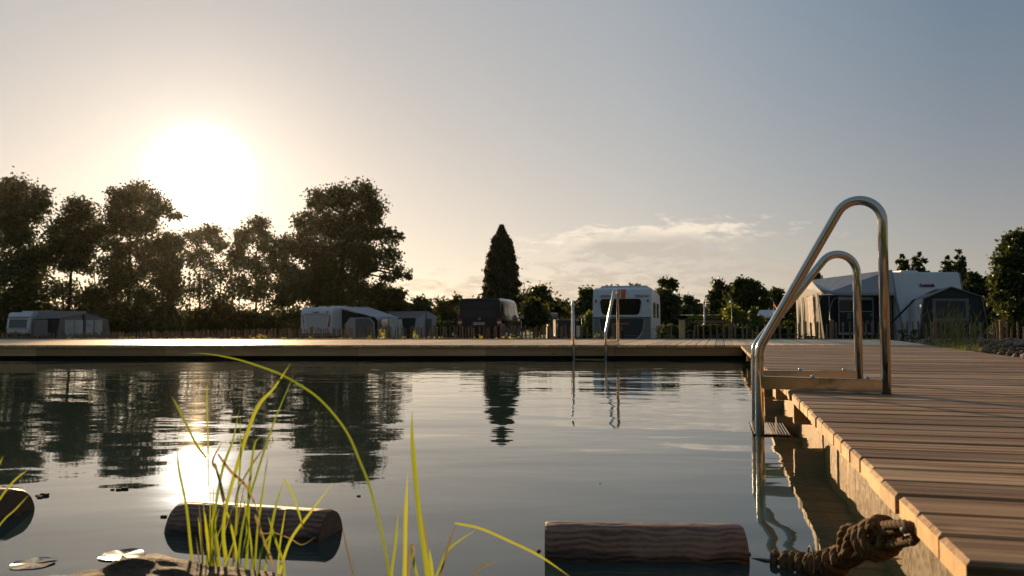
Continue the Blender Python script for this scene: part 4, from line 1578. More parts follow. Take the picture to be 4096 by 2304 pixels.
win2 = [(max(t_(1420, 1300, 59).x, cx_ + (p[0] - cx_) * .90), cz_ + (p[1] - cz_) * .90) for p in win]
MB().prism(win2, 1, .155, .163).build('side_window', M['glass_far'], wf)
# curved front: arch of three window panes
fr = MB()
cols = [(1510, 58.7), (1522, 59.6), (1548, 61.5), (1575, 63.2), (1597, 64.6), (1606, 65.6)]
tops = [1280, 1268, 1265, 1268, 1280, 1308]
vs, fs = [], []
for (px, Y), ty in zip(cols, tops):
    tp_ = t_(px, ty, Y)
    vs += [(tp_.x + .18, tp_.y, 0), (tp_.x + .05, tp_.y, tp_.z * .6), tuple(tp_)]
for i in range(5):
    for j in range(2):
        fs.append((i * 3 + j, i * 3 + 3 + j, i * 3 + 4 + j, i * 3 + 1 + j))
fr.add(vs, fs, 0, False)
fw = fr.build('front_wall', M['canvas_l'], aw)
for (p0, p1, y0, y1, mm) in ((1517, 1543, 59.0, 61.0, 'glass_far'), (1547, 1578, 61.3, 63.2, 'glassclear'), (1581, 1600, 63.4, 64.8, 'glassclear')):
    q0, q1 = t_(p0, 1278, y0), t_(p1, 1276, y1)
    b0, b1 = Vector((q0.x + .30, q0.y - .10, .22)), Vector((q1.x + .30, q1.y - .10, .22))
    q0, q1 = q0 + Vector((.16, -.12, 0)), q1 + Vector((.16, -.12, 0))
    sheet('window_pane', [b0, b1, q1, q0], M[mm], fw, .01)

# second caravan and awning further back
c2 = thing('caravan', 'white caravan mostly hidden behind the rounded awning, only roof edge and vents showing', 'caravan', (at(1512, HOR, 76).x, 76, -.62), -R(8))
prof2 = [(.05, .4), (0, .8), (.05, 1.9), (.2, 2.2), (.4, 2.30), (5.6, 2.34), (6.0, 1.9), (6.0, .4)]
side_hull(prof2, 2.25).build('body', M['white'], c2, bevel=.05)
MB().box(-.3, .4, 1.0, 1.6, 2.28, 2.42).build('roof_hatch', M['white'], c2, bevel=.03)
MB().box(.2, .7, 3.0, 3.5, 2.3, 2.45).build('roof_hatch', M['white'], c2, bevel=.03)
plate_on(c2, .0, 1.5, 0, 1.5, .6, M['glass'], 'rear_window', .02, .1)
wheel(c2, .98, 3.0)
aw2 = thing('caravan_awning', 'light grey gabled awning with pointed front, left of the sunlit bush', 'awning', (at(1600, HOR, 73).x, 73, -.62))
t_ = lambda px, py, Y: T(px, py, Y, aw2)
pk0, pk1 = t_(1705, 1245, 70.5), t_(1545, 1246, 75)
el_, er = t_(1664, 1272, 70.5), t_(1742, 1276, 70.5)
el1 = t_(1590, 1271, 72)
er1 = t_(1752, 1270, 75)
pan('roof', el1, el_, pk0, pk1, M['canvas_b'], aw2, .06)
pan('roof', pk0, er, er1, t_(1720, 1247, 75), M['canvas_b'], aw2, .02)
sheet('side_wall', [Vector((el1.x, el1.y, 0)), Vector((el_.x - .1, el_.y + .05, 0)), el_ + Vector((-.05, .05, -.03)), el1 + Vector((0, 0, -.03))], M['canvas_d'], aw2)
gw = sheet('gable_wall', [Vector((el_.x - .25, el_.y, 0)), Vector((er.x + .25, er.y, 0)), er + Vector((0, 0, -.02)), pk0 + Vector((0, 0, -.03)), el_ + Vector((0, 0, -.02))], M['canvas_l'], aw2)
for p0, p1, mm in ((1676, 1698, 'glassclear'), (1706, 1727, 'glass_far')):
    q0, q1 = t_(p0, 1275, 70.4), t_(p1, 1275, 70.4)
    sheet('window_pane', [Vector((q0.x, q0.y - .03, .25)), Vector((q1.x, q1.y - .03, .25)), q1 + Vector((0, -.03, 0)), q0 + Vector((0, -.03, 0))], M[mm], gw)
MB().tube([pk0 + Vector((0, -.05, -.05)), Vector((pk0.x, pk0.y - .05, 0))], .03, 6).build('tent_pole', M['canvas_d'], aw2)
MB().tube([er + Vector((0, -.02, 0)), Vector((er.x + 1.4, er.y - 1.2, .02))], .012, 5).build('guy_line', M['wire'], aw2)

# --- far left caravan and awning
a = at(72, HOR, 76)
cl = thing('caravan', 'white caravan with a wide front window, leftmost of all at the photo edge', 'caravan', (a.x, 76, -.66), R(2))
prof3 = [(.12, .42), (.0, .55), (-.02, .95), (.10, 1.75), (.22, 2.15), (.40, 2.40), (.60, 2.46), (5.6, 2.46), (6.0, 1.9), (6.0, .42)]
side_hull(prof3, 2.20).build('body', M['white'], cl, bevel=.07, seg=3)
ww = MB()
ww.add([(-.85, -.005, .98), (.80, -.005, .98), (.80, .125, 1.78), (-.85, .125, 1.78), (-.85, -.04, .98), (.80, -.04, .98), (.80, .09, 1.78), (-.85, .09, 1.78)],
       [(0, 3, 2, 1), (4, 5, 6, 7), (0, 1, 5, 4), (2, 3, 7, 6), (0, 4, 7, 3), (1, 2, 6, 5)])
ww.build('front_window', M['glass_far'], cl)
MB().box(-1.05, 1.05, .0, .17, 1.98, 2.01).build('trim', M['darkgrey'], cl)
MB().box(-1.02, 1.02, -.06, .0, .86, .90).build('trim', M['darkgrey'], cl)
MB().box(-.2, .9, .9, 1.9, 2.44, 2.60).build('roof_hatch', M['white'], cl, bevel=.04)
for s in (-1, 1):
    MB().box(s * .98, s * 1.06, -.03, .05, .66, .76).build('marker_lamp', M['red'], cl)
wheel(cl, .98, 3.0)
MB().tube([(0, .2, .5), (0, -1.1, .45)], [.06, .04], 8).build('drawbar', M['darkgrey'], cl)
aw3 = thing('caravan_awning', 'taupe awning with four pale window panels beside the leftmost caravan', 'awning', (at(240, HOR, 76).x, 76, -.66))
t_ = lambda px, py, Y: T(px, py, Y, aw3)
r0, r1 = t_(130, 1242, 78), t_(340, 1244, 77)
e0, e1 = t_(119, 1277, 76.6), t_(240, 1272, 76.1)
gp = t_(348, 1252, 76.9)
gr_ = t_(432, 1278, 77.5)
pan('roof', e0, e1, gp, r0, M['canvas_b'], aw3, .05)
pan('roof', gp, gr_, t_(440, 1276, 81), t_(345, 1245, 81), M['canvas_d'], aw3, .0)
sheet('roof_ridge', [r0, gp, t_(345, 1245, 81), t_(140, 1243, 82)], M['canvas_b'], aw3)
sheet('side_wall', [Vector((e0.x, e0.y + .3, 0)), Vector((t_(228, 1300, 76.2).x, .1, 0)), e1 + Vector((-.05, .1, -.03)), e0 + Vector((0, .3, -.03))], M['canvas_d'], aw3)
q0, q1 = t_(135, 1280, 76.2), t_(192, 1279, 76.2)
sheet('side_panel', [Vector((q0.x, q0.y, .2)), Vector((q1.x, q1.y, .2)), q1, q0], M['canvas_b'], aw3)
b0, b1 = t_(225, 1350, 76), t_(442, 1350, 77.6)
bm_ = b0.lerp(b1, .56)
sheet('gable_wall', [Vector((b0.x, b0.y, 0)), Vector((bm_.x, bm_.y, 0)), gp + Vector((0, 0, -.06)), e1 + Vector((0, 0, -.02))], M['canvas_b'], aw3)
gw = sheet('gable_wall', [Vector((bm_.x, bm_.y, 0)), Vector((b1.x, b1.y, 0)), gr_ + Vector((0, 0, -.02)), gp + Vector((0, 0, -.06))], M['canvas_b'], aw3)
for p0, p1 in ((260, 296), (299, 333), (345, 375), (380, 410)):
    Y0, Y1 = 75.9 + (p0 - 225) / 217 * 1.6 - .25, 75.9 + (p1 - 225) / 217 * 1.6 - .25
    q0, q1 = t_(p0, 1280, Y0), t_(p1, 1280, Y1)
    sheet('window_pane', [Vector((q0.x, q0.y, .3)), Vector((q1.x, q1.y, .3)), q1, q0], M['glassclear'], gw)
MB().tube([gp + Vector((-.25, -.2, -.15)), Vector((gp.x - .25, gp.y - .2, 0))], .10, 6).build('tent_pole', M['canvas_d'], aw3)

# --- the big caravan on the right, bow towards the pool
a = at(3724, HOR, 24.7)
cr = thing('caravan', 'large white caravan seen end-on at right behind a small dark tent', 'caravan', (a.x, 24.7, -.5), R(0))
prof4 = [(.20, .35), (-.35, .50), (-.40, .80), (-.25, 1.35), (.05, 2.0), (.20, 2.52), (.24, 2.70), (6.2, 2.72), (6.6, 2.1), (6.6, .35)]
side_hull(prof4, 2.16).build('body', M['white'], cr, bevel=.05, seg=3)
ob_ = text_obj('Dethleffs', .128, M['redtext'], cr, (-.04, .100, 2.27), (R(90) - .28, 0, 0), bold=.005, shear=.12, squash=1.0, depth=.006)
MB().box(-.40, .15, 1.0, 1.6, 2.71, 2.80).build('roof_hatch', M['white'], cr, bevel=.02)
MB().box(-.40, .40, -.405, -.34, .95, 1.0).build('grab_handle', M['silver'], cr)
for s in (-1, 1):
    MB().tube([(s * 1.07, .26, 2.68), (s * 1.07, .10, 2.0), (s * 1.07, -.24, 1.35), (s * 1.07, -.39, .8), (s * 1.07, -.36, .5)], .018, 6).build('piping', M['silver'], cr)
MB().box(-.95, -.70, -.43, -.37, .98, 1.06).build('marker_lamp', M['blue'], cr)
wheel(cr, .97, 3.4)
wheel(cr, -.97, 3.4)

# its awning
ar_ = thing('caravan_awning', 'large dark-walled awning with sunlit clear front, seen through the near ladder', 'awning', (at(3440, HOR, 25).x, 25, -.5))
t_ = lambda px, py, Y: T(px, py, Y, ar_)
ridge_in, ridge_out = t_(3568, 1080, 25.0), t_(3243, 1121, 26.6)
eav_in, eav_out = t_(3578, 1178, 24.3), t_(3312, 1170, 24.9)
sheet('roof', [eav_out, eav_in, ridge_in], M['canvas'], ar_, .012)
sheet('roof', [eav_out, ridge_in, ridge_out], M['canvas_l'], ar_, .012)
bk = t_(3180, 1195, 28.4)
sheet('roof', [t_(3186, 1190, 28.3), ridge_out, ridge_in, t_(3560, 1140, 28.5)], M['canvas_b'], ar_, -.012)
hip = t_(3285, 1168, 24.95)
sheet('roof', [hip, eav_out, ridge_out, t_(3214, 1150, 27.0)], M['canvas_l'], ar_, .012)
val = MB()
vp = [t_(3285, 1168, 24.94), t_(3310, 1172, 24.84), t_(3335, 1180, 24.6), t_(3400, 1182, 24.5), t_(3480, 1181, 24.4), t_(3580, 1181, 24.25)]
vtop = [p + Vector((0, 0, .08)) for p in vp]
val.add(vp + vtop, [(i, i + 1, 7 + i, 6 + i) for i in range(5)], 0, True)
val.build('valance', M['canvas'], ar_)
wl = t_(3292, 1180, 25.0)
wr_ = t_(3592, 1180, 24.6)
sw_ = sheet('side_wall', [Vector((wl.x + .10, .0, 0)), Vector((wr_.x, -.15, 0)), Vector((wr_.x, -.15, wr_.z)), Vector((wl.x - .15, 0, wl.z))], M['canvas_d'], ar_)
x0_, x1_ = t_(3353, 1188, 24.8).x, t_(3493, 1188, 24.8).x
zt_, zb_ = t_(3400, 1187, 24.8).z, t_(3400, 1330, 24.8).z
zm_ = t_(3400, 1246, 24.8).z
fb_ = MB()
for (xa, xb, za, zb2) in ((x0_, x1_, zt_ - .10, zt_), (x0_, x0_ + .025, zb_, zt_ - .10), (x1_ - .025, x1_, zb_, zt_ - .10), (x0_, x1_, zm_ - .01, zm_ + .012), (x0_, x1_, zb_ - .07, zb_)):
    fb_.box(xa, xb, -.20, -.178, za, zb2)
wfr = fb_.build('window_frame', M['canvas'], ar_)
MB().box(x0_ + .025, x1_ - .025, -.188, -.180, zm_ + .012, zt_ - .10).build('window_pane', M['glass_far' if False else 'glass'], wfr)


def patt(t, o):
    oc = t.n('ShaderNodeTexCoord').outputs['Object']
    vo = t.n('ShaderNodeTexVoronoi')
    vo.distance = 'CHEBYCHEV'
    t.link(oc, vo.inputs[0])
    vo.inputs['Scale'].default_value = 5.5
    f = t.mapr(t.n('ShaderNodeMath', operation='FRACT').outputs[0], 0, 1, 0, 1)
    sepc = t.n('ShaderNodeSeparateColor')
    t.link(vo.outputs['Color'], sepc.inputs[0])
    on = t.m('GREATER_THAN', sepc.outputs[0], .5)
    d1 = t.m('LESS_THAN', vo.outputs['Distance'], .30)
    c = t.mix(t.m('MULTIPLY', on, d1), (.02, .022, .022), (.13, .13, .12))
    princ(t, o, c, .8)


M['patterned'] = mat('patterned_curtain', patt)
MB().box(x0_ + .025, x1_ - .025, -.188, -.180, zb_, zm_ - .01).build('patterned_curtain', M['patterned'], wfr)
for px in (3317, 3563):
    q = t_(px, 1182, 24.7)
    MB().tube([Vector((q.x, -.28, q.z)), Vector((q.x + .05, -.28, 0))], .014, 8).build('tent_pole', M['silver'], ar_)
for (pa, pb, side) in ((3324, 3356, 1), (3530, 3560, -1)):
    q = t_(pa, 1182, 24.7)
    q2 = t_(pb, 1182, 24.7)
    arc = []
    for k_ in range(9):
        f = k_ / 8 * PI / 2
        arc.append(Vector(((q.x if side > 0 else q2.x) + side * (q2.x - q.x) * (1 - math.cos(f)), -.205, q.z - .55 + .5 * math.sin(f))))
    arc = [Vector((arc[0].x, -.205, .3))] + arc
    MB().tube(arc, .009, 6).build('piping', M['canvas'], ar_)
# sunlit clear front, facing the sun side
fn, ff = t_(3292, 1168, 25.0), t_(3184, 1197, 28.3)
npan = 6
fwl = thing_parts = MB()
vs, fs = [], []
for i in range(npan * 4 + 1):
    f = i / (npan * 4)
    top = fn.lerp(ff, f)
    top.z += .20 * math.sin(f * PI) * 1.0
    wob = .03 * math.sin(f * 40)
    vs += [(top.x + wob * .4 + .18 * (1 - f), top.y, 0), (top.x + wob + .06 * (1 - f), top.y, top.z * .55), (top.x, top.y, top.z)]
for i in range(npan * 4):
    for j in range(2):
        fs.append((i * 3 + j, i * 3 + 3 + j, i * 3 + 4 + j, i * 3 + 1 + j))
fwo = MB().add(vs, fs, 0, True).build('front_wall', M['film'], ar_)
for f0, f1 in ((.30, .52),):
    p0_, p1_ = fn.lerp(ff, f0), fn.lerp(ff, f1)
    vs, fs = [], []
    for i in range(9):
        q = p0_.lerp(p1_, i / 8) + Vector((-.06 + .02 * math.sin(i * 2.2), 0, 0))
        vs += [(q.x + .10, q.y, .05), (q.x, q.y, q.z - .05)]
    for i in range(8):
        fs.append((2 * i, 2 * i + 2, 2 * i + 3, 2 * i + 1))
    MB().add(vs, fs, 0, True).build('door_curtain', M['curtain'], fwo)
for f0 in (0, .16, .30, .52, .72, .88):
    q = fn.lerp(ff, f0)
    MB().tube([Vector((q.x - .03 + .2 * (1 - f0), q.y, 0)), Vector((q.x - .03, q.y, q.z))], .014, 6).build('seam', M['canvas_l'], fwo)
MB().tube([fn + Vector((-.03, -.02, .0)), Vector((fn.x - .9, fn.y - .5, 0))], .008, 5).build('guy_line', M['wire'], ar_)
sheet('gable', [fn, ff, t_(3214, 1150, 27.0), ridge_out], M['canvas_l'], ar_, .01)

# small dark tent in front of that caravan
te = thing('utility_tent', 'small dark gabled tent with mesh window in front of the right caravan', 'tent', (at(3800, HOR, 22.5).x, 22.5, -.48))
t_ = lambda px, py, Y: T(px, py, Y, te)
f0, f1, f2, f3, f4 = t_(3672, 1318, 22.5), t_(3692, 1196, 22.5), t_(3802, 1149, 22.5), t_(3920, 1186, 22.5), t_(3956, 1318, 22.5)
gnd = lambda v, dx=0: Vector((v.x + dx, v.y, 0))
front = [gnd(f0, -.10), gnd(f4, .10), f3, f2, f1]
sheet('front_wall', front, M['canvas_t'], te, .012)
dY = 1.95
dX = .62
bk_ = [v + Vector((dX, dY, 0)) for v in (gnd(f0, -.1), f1, f2, f3, gnd(f4, .1))]
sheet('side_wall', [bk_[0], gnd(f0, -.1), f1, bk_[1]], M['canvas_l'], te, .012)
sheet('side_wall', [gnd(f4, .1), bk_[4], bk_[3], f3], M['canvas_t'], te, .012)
sheet('roof', [bk_[1], f1 + Vector((-.02, -.03, .02)), f2 + Vector((0, -.03, .02)), bk_[2]], M['canvas_b'], te, .012)
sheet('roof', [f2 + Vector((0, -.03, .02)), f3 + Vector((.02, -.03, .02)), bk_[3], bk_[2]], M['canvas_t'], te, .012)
MB().tube([f1 + Vector((-.02, -.04, .0)), f2 + Vector((0, -.04, .01)), f3 + Vector((.02, -.04, 0)), gnd(f4, .1) + Vector((0, -.04, 0))], .022, 6).build('piping', M['canvas_b'], te)
MB().tube([f1 + Vector((-.02, -.04, .0)), gnd(f0, -.1) + Vector((0, -.04, 0))], .022, 6).build('piping', M['canvas_b'], te)
wf_ = MB()
wx0, wx1 = t_(3735, 1195, 22.4).x, t_(3880, 1195, 22.4).x
wzt, wzb = t_(3735, 1194, 22.4).z, t_(3735, 1274, 22.4).z
for (xa, xb, za, zb2) in ((wx0, wx1, wzt - .07, wzt), (wx0, wx0 + .09, wzb, wzt - .07), (wx1 - .09, wx1, wzb, wzt - .07), (wx0, wx1, wzb - .07, wzb)):
    wf_.box(xa, xb, -.035, -.014, za, zb2)
wfo = wf_.build('window_frame', M['roofgrey'], te)
MB().box(wx0 + .09, wx1 - .09, -.022, -.014, wzb, wzt - .07).build('mesh_window', M['darkgrey'], wfo)
MB().box(wx0 + .05, wx1 + .02, -.05, -.036, wzb - .11, wzb - .095).build('rail', M['canvas_b'], te)
for dz_ in (0, .10):
    MB().tube([f1 + Vector((.25 + dz_, .3, .16 + dz_ * .3)), f1.lerp(f2, .75) + Vector((.3 + dz_, .9, .08))], .012, 5).build('strap', M['black'], te)
p_a, p_b = t_(3659, 1197, 22.9), t_(3601, 1256, 23.4)
MB().tube([p_a, p_b, p_b + (p_b - p_a) * 1.0], [.022, .030, .016], 8).build('guy_strap', M['black'], te)

# ------------------------------------------------------------------ small buildings and furniture beyond
hut = thing('hut', 'little hut with a grey barrel roof behind the fence, right of the van', 'hut', (at(2212, HOR, 66).x, 66, -.62))
t_ = lambda px, py, Y: T(px, py, Y, hut)
a_, b_ = t_(2190, 1272, 66), t_(2222, 1272, 66)
MB().box(a_.x, b_.x, 0, 2.4, 0, a_.z).build('wall', M['wallbeige'], hut)
top = t_(2188, 1251, 66).z
arcp = [(0 - .15, a_.z - .02)] + [(1.2 - 1.35 * math.cos(PI * k_ / 8), a_.z + (top - a_.z) * math.sin(PI * k_ / 8)) for k_ in range(9)] + [(2.55, a_.z - .02)]
MB().prism(arcp, 0, a_.x - .12, b_.x + .2).build('roof', M['roofgrey'], hut)
MB().box(a_.x + .25, a_.x + .38, -.02, -.003, 0, a_.z - .05).build('door', M['walldark'], hut)
MB().box(a_.x + .48, a_.x + .58, -.02, -.003, .4, a_.z - .1).build('window', M['walldark'], hut)

mh = thing('mobile_home', 'low dark mobile home with a mossy overgrown roof behind the white mast', 'mobile home', (at(2830, HOR, 48).x, 48, -.62))
t_ = lambda px, py, Y: T(px, py, Y, mh)
a_, b_ = t_(2770, 1272, 48), t_(2905, 1272, 48)
MB().box(a_.x, b_.x, 0, 3, 0, a_.z - .04).build('wall', M['walldark'], mh)
MB().box(a_.x + .3, b_.x - .1, -.03, -.003, a_.z - .30, a_.z - .10).build('fascia', M['wallbeige'], mh)
rb_ = MB()
rngm = random.Random(4)
vs, fs = [], []
nn = 22
for i in range(nn + 1):
    x = a_.x - .35 + (b_.x - a_.x + .7) * i / nn
    zt = a_.z + .17 + rngm.uniform(-.03, .03)
    vs += [(x, -.3, a_.z - .06 + rngm.uniform(-.03, .03)), (x, -.33, zt), (x, 3.3, zt + .05), (x, 3.3, a_.z - .05)]
for i in range(nn):
    for j in range(4):
        fs.append((i * 4 + j, i * 4 + (j + 1) % 4, i * 4 + 4 + (j + 1) % 4, i * 4 + 4 + j))
rb_.add(vs, fs).build('roof', M['mossroof'], mh)
for k_ in range(2):
    MB().box(a_.x + .5 + k_ * .9, a_.x + 1.1 + k_ * .9, -.02, -.004, .5, a_.z - .42).build('window', M['glass_far'], mh)

cb_ = thing('cabin', 'cabin with a bright sheet-metal roof just left of the near ladder rails', 'cabin', (at(3064, HOR, 56).x, 56, -.62))
t_ = lambda px, py, Y: T(px, py, Y, cb_)
a_, b_ = t_(3038, 1266, 56), t_(3120, 1266, 56)
MB().box(a_.x + .1, b_.x, .2, 3.4, 0, a_.z - .05).build('wall', M['walldark'], cb_)
pk = t_(3036, 1242, 58)
sheet('roof', [Vector((a_.x, 0, a_.z - .02)), Vector((b_.x + .3, 0, a_.z - .02)), Vector((b_.x + .3, 2.0, pk.z)), Vector((a_.x - .05, 2.0, pk.z))], M['metalroof'], cb_, .04)
sheet('roof', [Vector((b_.x + .3, 3.9, a_.z)), Vector((a_.x, 3.9, a_.z)), Vector((a_.x - .05, 2.01, pk.z)), Vector((b_.x + .3, 2.01, pk.z))], M['metalroof'], cb_, .04)
MB().box(a_.x - .02, b_.x + .3, -.05, -.003, a_.z - .10, a_.z - .0).build('gutter', M['white'], cb_)
MB().box(a_.x + .5, a_.x + 1.0, .18, .198, .4, a_.z - .4).build('window', M['glass_far'], cb_)

fl = thing('flag_pole', 'small black, red and gold flag on a pole over the metal-roofed cabin', 'flag', (at(3096, HOR, 55).x, 55, -.6))
t_ = lambda px, py, Y: T(px, py, Y, fl)
zt = t_(3094, 1206, 55).z
MB().tube([(0, 0, 0), (0, 0, zt)], .022, 8).build('pole', M['white'], fl)
fs_top = zt - .03


def flag_strip(k0, k1, m_):
    vs, fs = [], []
    n_ = 8
    for i in range(n_ + 1):
        s = i / n_
        x = .02 + s * .26
        zc = fs_top - s * .48
        for kk in (k0, k1):
            vs.append((x - (1 - s) * .0 + kk * .02, .03 * math.sin(s * 5 + kk * 2), zc - kk * .26 * (1 - .25 * s)))
    for i in range(n_):
        fs.append((2 * i, 2 * i + 2, 2 * i + 3, 2 * i + 1))
    return mesh_obj('flag_stripe', vs, fs, m_, fl, smooth=True)


flag_strip(0, .33, M['flagk'])
flag_strip(.33, .66, M['flagr'])
flag_strip(.66, 1.0, M['flagg'])

ma = thing('mast', 'thin white mast standing before the mossy-roofed mobile home', 'mast', (at(2818, HOR, 40).x, 40, -.6))
t_ = lambda px, py, Y: T(px, py, Y, ma)
MB().tube([(0, 0, 0), (0, 0, t_(2818, 1207, 40).z)], [.045, .035], 10).build('pole', M['white'], ma)
MB().tube([(0, 0, t_(2818, 1214, 40).z), (0, 0, t_(2818, 1207, 40).z + .02)], .05, 10).build('cap', M['darkgrey'], ma)

ln = thing('garden_lantern', 'lit-through lantern on a post among the sunlit climbing shrub', 'lantern', (at(2929, HOR, 45).x, 45, -.6))
t_ = lambda px, py, Y: T(px, py, Y, ln)
zl, zh = t_(2929, 1216, 45).z, t_(2929, 1206, 45).z
MB().tube([(0, 0, 0), (0, 0, zl)], .035, 8).build('pole', M['darkgrey'], ln)
MB().tube([(0, 0, zl), (0, 0, zh)], [.045, .085], 6, smooth=False).build('lamp_glass', M['pot'], ln)
MB().tube([(0, 0, zh), (0, 0, zh + .03), (0, 0, zh + .07)], [.12, .10, .02], 6, smooth=False).build('lamp_cap', M['darkgrey'], ln)

for px, py, Dg, lab in ((2310, 1281, 52, 'globe lamp on a thin post between the far ladder rails and the satellite dish'), (2230, 1279, 60, 'small pale globe lamp beside the barrel-roofed hut')):
    gl_ = thing('globe_lamp', lab, 'lamp', (at(px, HOR, Dg).x, Dg, -.6))
    z_ = at(px, py, Dg).z + .6
    MB().tube([(0, 0, 0), (0, 0, z_ - .05)], .025, 8).build('pole', M['darkgrey'], gl_)
    MB().tube([(0, 0, z_ - .08 + .16 * k_ / 8) for k_ in range(9)], [max(.005, .08 * math.sin(PI * k_ / 8)) for k_ in range(9)], 12).build('lamp_globe', M['pot'], gl_)
sd = thing('satellite_dish', 'round pale satellite dish just left of the striped caravan', 'satellite dish', (at(2327, HOR, 56).x, 56, -.6))
z_ = at(2327, 1266, 56).z + .6
MB().tube([(0, 0, 0), (0, 0, z_)], .025, 8).build('pole', M['darkgrey'], sd)
MB().tube([(0, -.10, z_), (0, -.06, z_), (0, -.02, z_ + .0), (0, .0, z_)], [.155, .13, .07, .01], 20, cap=False).build('dish', M['greywhite'], sd)
cvn = thing('parked_trailer', 'dark low trailer with pale roof edge between the hut and the far ladder', 'trailer', (at(2260, HOR, 60).x, 60, -.62))
z_ = at(2260, 1281, 60).z + .62
MB().box(-.7, .95, 0, 3.5, .3, z_).build('body', M['walldark'], cvn, bevel=.04)
MB().box(-.72, .97, -.02, 3.52, z_, z_ + .05).build('roof', M['wallbeige'], cvn)
wheel(cvn, -.6, 1.8)
wheel(cvn, .85, 1.8)


# ------------------------------------------------------------------ floating logs
def log(label, loc, rz, L, r, seed, tilt=0.):
    rr = random.Random(seed)
    t = thing('floating_log', label, 'log', loc, rz)
    t.rotation_euler = (0, tilt, rz)
    seg = 40
    xs_ = [-L / 2, -L / 2 + .006] + [-L / 2 + .006 + (L - .012) * k / 14 for k in range(1, 14)] + [L / 2 - .006, L / 2]
    vs, fs = [], []
    for i, x in enumerate(xs_):
        sc_ = .955 if i in (0, len(xs_) - 1) else 1.0
        for k in range(seg):
            a = 2 * PI * k / seg
            rr_ = r * sc_ * (1 + .010 * math.sin(3 * a + seed) + .006 * math.sin(7 * a + x * 9) + .008 * math.sin(x * 11 + seed))
            vs.append((x, rr_ * math.cos(a), rr_ * math.sin(a)))
    for i in range(len(xs_) - 1):
        for k in range(seg):
            k2 = (k + 1) % seg
            fs.append((i * seg + k, i * seg + k2, (i + 1) * seg + k2, (i + 1) * seg + k))
    mb = MB().add(vs, fs, 0, True)
    mb.build('trunk', M['log'], t)
    for s in (0, 1):
        base_ = [vs[(0 if s == 0 else len(xs_) - 1) * seg + k] for k in range(seg)]
        off = -.0008 if s == 0 else .0008
        MB().add([(p[0] + off, p[1], p[2]) for p in base_], [tuple(range(seg))]).build('cut_end', M['logend'], t)
    # rope knots at the ends
    for s in (-1, 1):
        k_ = MB()
        x = s * (L / 2 + .004)
        for j in range(3):
            c = Vector((x + s * .006 * j, rr.uniform(-.003, .003), -.012 + .004 * j))
            ring = [c + Vector((rr.uniform(-.002, .002), .011 * math.cos(q), .011 * math.sin(q))) for q in [2 * PI * m_ / 10 for m_ in range(11)]]
            k_.tube(ring, .0045, 6, cap=False)
        k_.build('knot', M['rope'], t)
    return t


mid = onz(1014, 2108, 0)
log('floating log behind the reed blades, sun glinting at its left end', (-.655, 2.06, -.010), R(-13), .420, .073, 3)
log('floating log nearest the rope at the bottom, with wavy grain', (.300, 1.858, -.006), R(-3), .447, .073, 5)
log('floating log cut off by the left edge of the photo', (-1.60, 2.28, -.006), R(-14), .47, .078, 7)

# thin line joining the logs under the water
ln_ = MB()
A = Vector((-.44, 2.0, -.012))
B = Vector((.075, 1.86, -.012))
pts = [A.lerp(B, k / 10) - Vector((0, 0, .020 * math.sin(PI * k / 10))) for k in range(11)]
ln_.tube(pts, .004, 6)
tag(ln_.build('tether_line', M['rope']), 'thin line just under the water joining the middle and right floating logs', 'line')

# ------------------------------------------------------------------ knotted rope at the deck edge
rp_ = thing('knotted_rope', 'thick knotted hemp rope hanging from the deck edge beside the right log', 'rope', (.60, 1.5, 0))
ro = Vector((.60, 1.5, 0))


def P3(px, py, Y):
    return at(px, py, Y) - ro


def smooth_path(pts, n=10):
    P = [Vector(p) for p in pts]
    P = [P[0] * 2 - P[1]] + P + [P[-1] * 2 - P[-2]]
    out_ = []
    for i in range(1, len(P) - 2):
        for k in range(n):
            t = k / n
            a, b, c, d = P[i - 1], P[i], P[i + 1], P[i + 2]
            out_.append(.5 * ((2 * b) + (c - a) * t + (2 * a - 5 * b + 4 * c - d) * t * t + (3 * b - a - 3 * c + d) * t ** 3))
    out_.append(P[-2])
    return out_


def laid_rope(pts, R_, name, n=10, parent=None, turns=20., strands=3):
    """three strands twisted round the path"""
    path = smooth_path(pts, n)
    L = [0]
    for i in range(len(path) - 1):
        L.append(L[-1] + (path[i + 1] - path[i]).length)
    # resample fine
    tot = L[-1]
    m_ = int(tot / .0028) + 2
    fine = []
    for k in range(m_):
        s = tot * k / (m_ - 1)
        i = min(len(path) - 2, max(0, int(np.searchsorted(L, s)) - 1))
        f = (s - L[i]) / max(1e-9, L[i + 1] - L[i])
        fine.append(path[i].lerp(path[i + 1], f))
    mb = MB()
    ups = []
    up = (fine[1] - fine[0]).normalized().orthogonal().normalized()
    for i in range(m_):
        d = (fine[min(i + 1, m_ - 1)] - fine[max(0, i - 1)]).normalized()
        up = (up - d * up.dot(d)).normalized()
        ups.append((up.copy(), d.cross(up)))
    for sidx in range(strands):
        q = []
        for i in range(m_):
            a = 2 * PI * (sidx / strands + turns * tot * i / (m_ - 1))
            q.append(fine[i] + (ups[i][0] * math.cos(a) + ups[i][1] * math.sin(a)) * R_ * .40)
        mb.tube(q, R_ * .66, 7)
    return mb.build(name, M['rope'], parent or rp_)


RR = .0090
# low core of the rope, resting on the water, from the log end to the deck
laid_rope([P3(3095, 2245, 1.80), P3(3180, 2262, 1.76), P3(3290, 2268, 1.70), P3(3400, 2255, 1.62), P3(3480, 2205, 1.55), P3(3560, 2180, 1.46), P3(3650, 2160, 1.36)], RR, 'rope_length')
laid_rope([P3(3300, 2215, 1.70), P3(3400, 2175, 1.60), P3(3500, 2135, 1.50), P3(3580, 2120, 1.42), P3(3640, 2110, 1.34)], RR, 'rope_length')
laid_rope([P3(3650, 2165, 1.36), P3(3662, 2140, 1.335), P3(3640, 2105, 1.33), P3(3600, 2098, 1.36), P3(3540, 2102, 1.42)], RR * .95, 'rope_length')


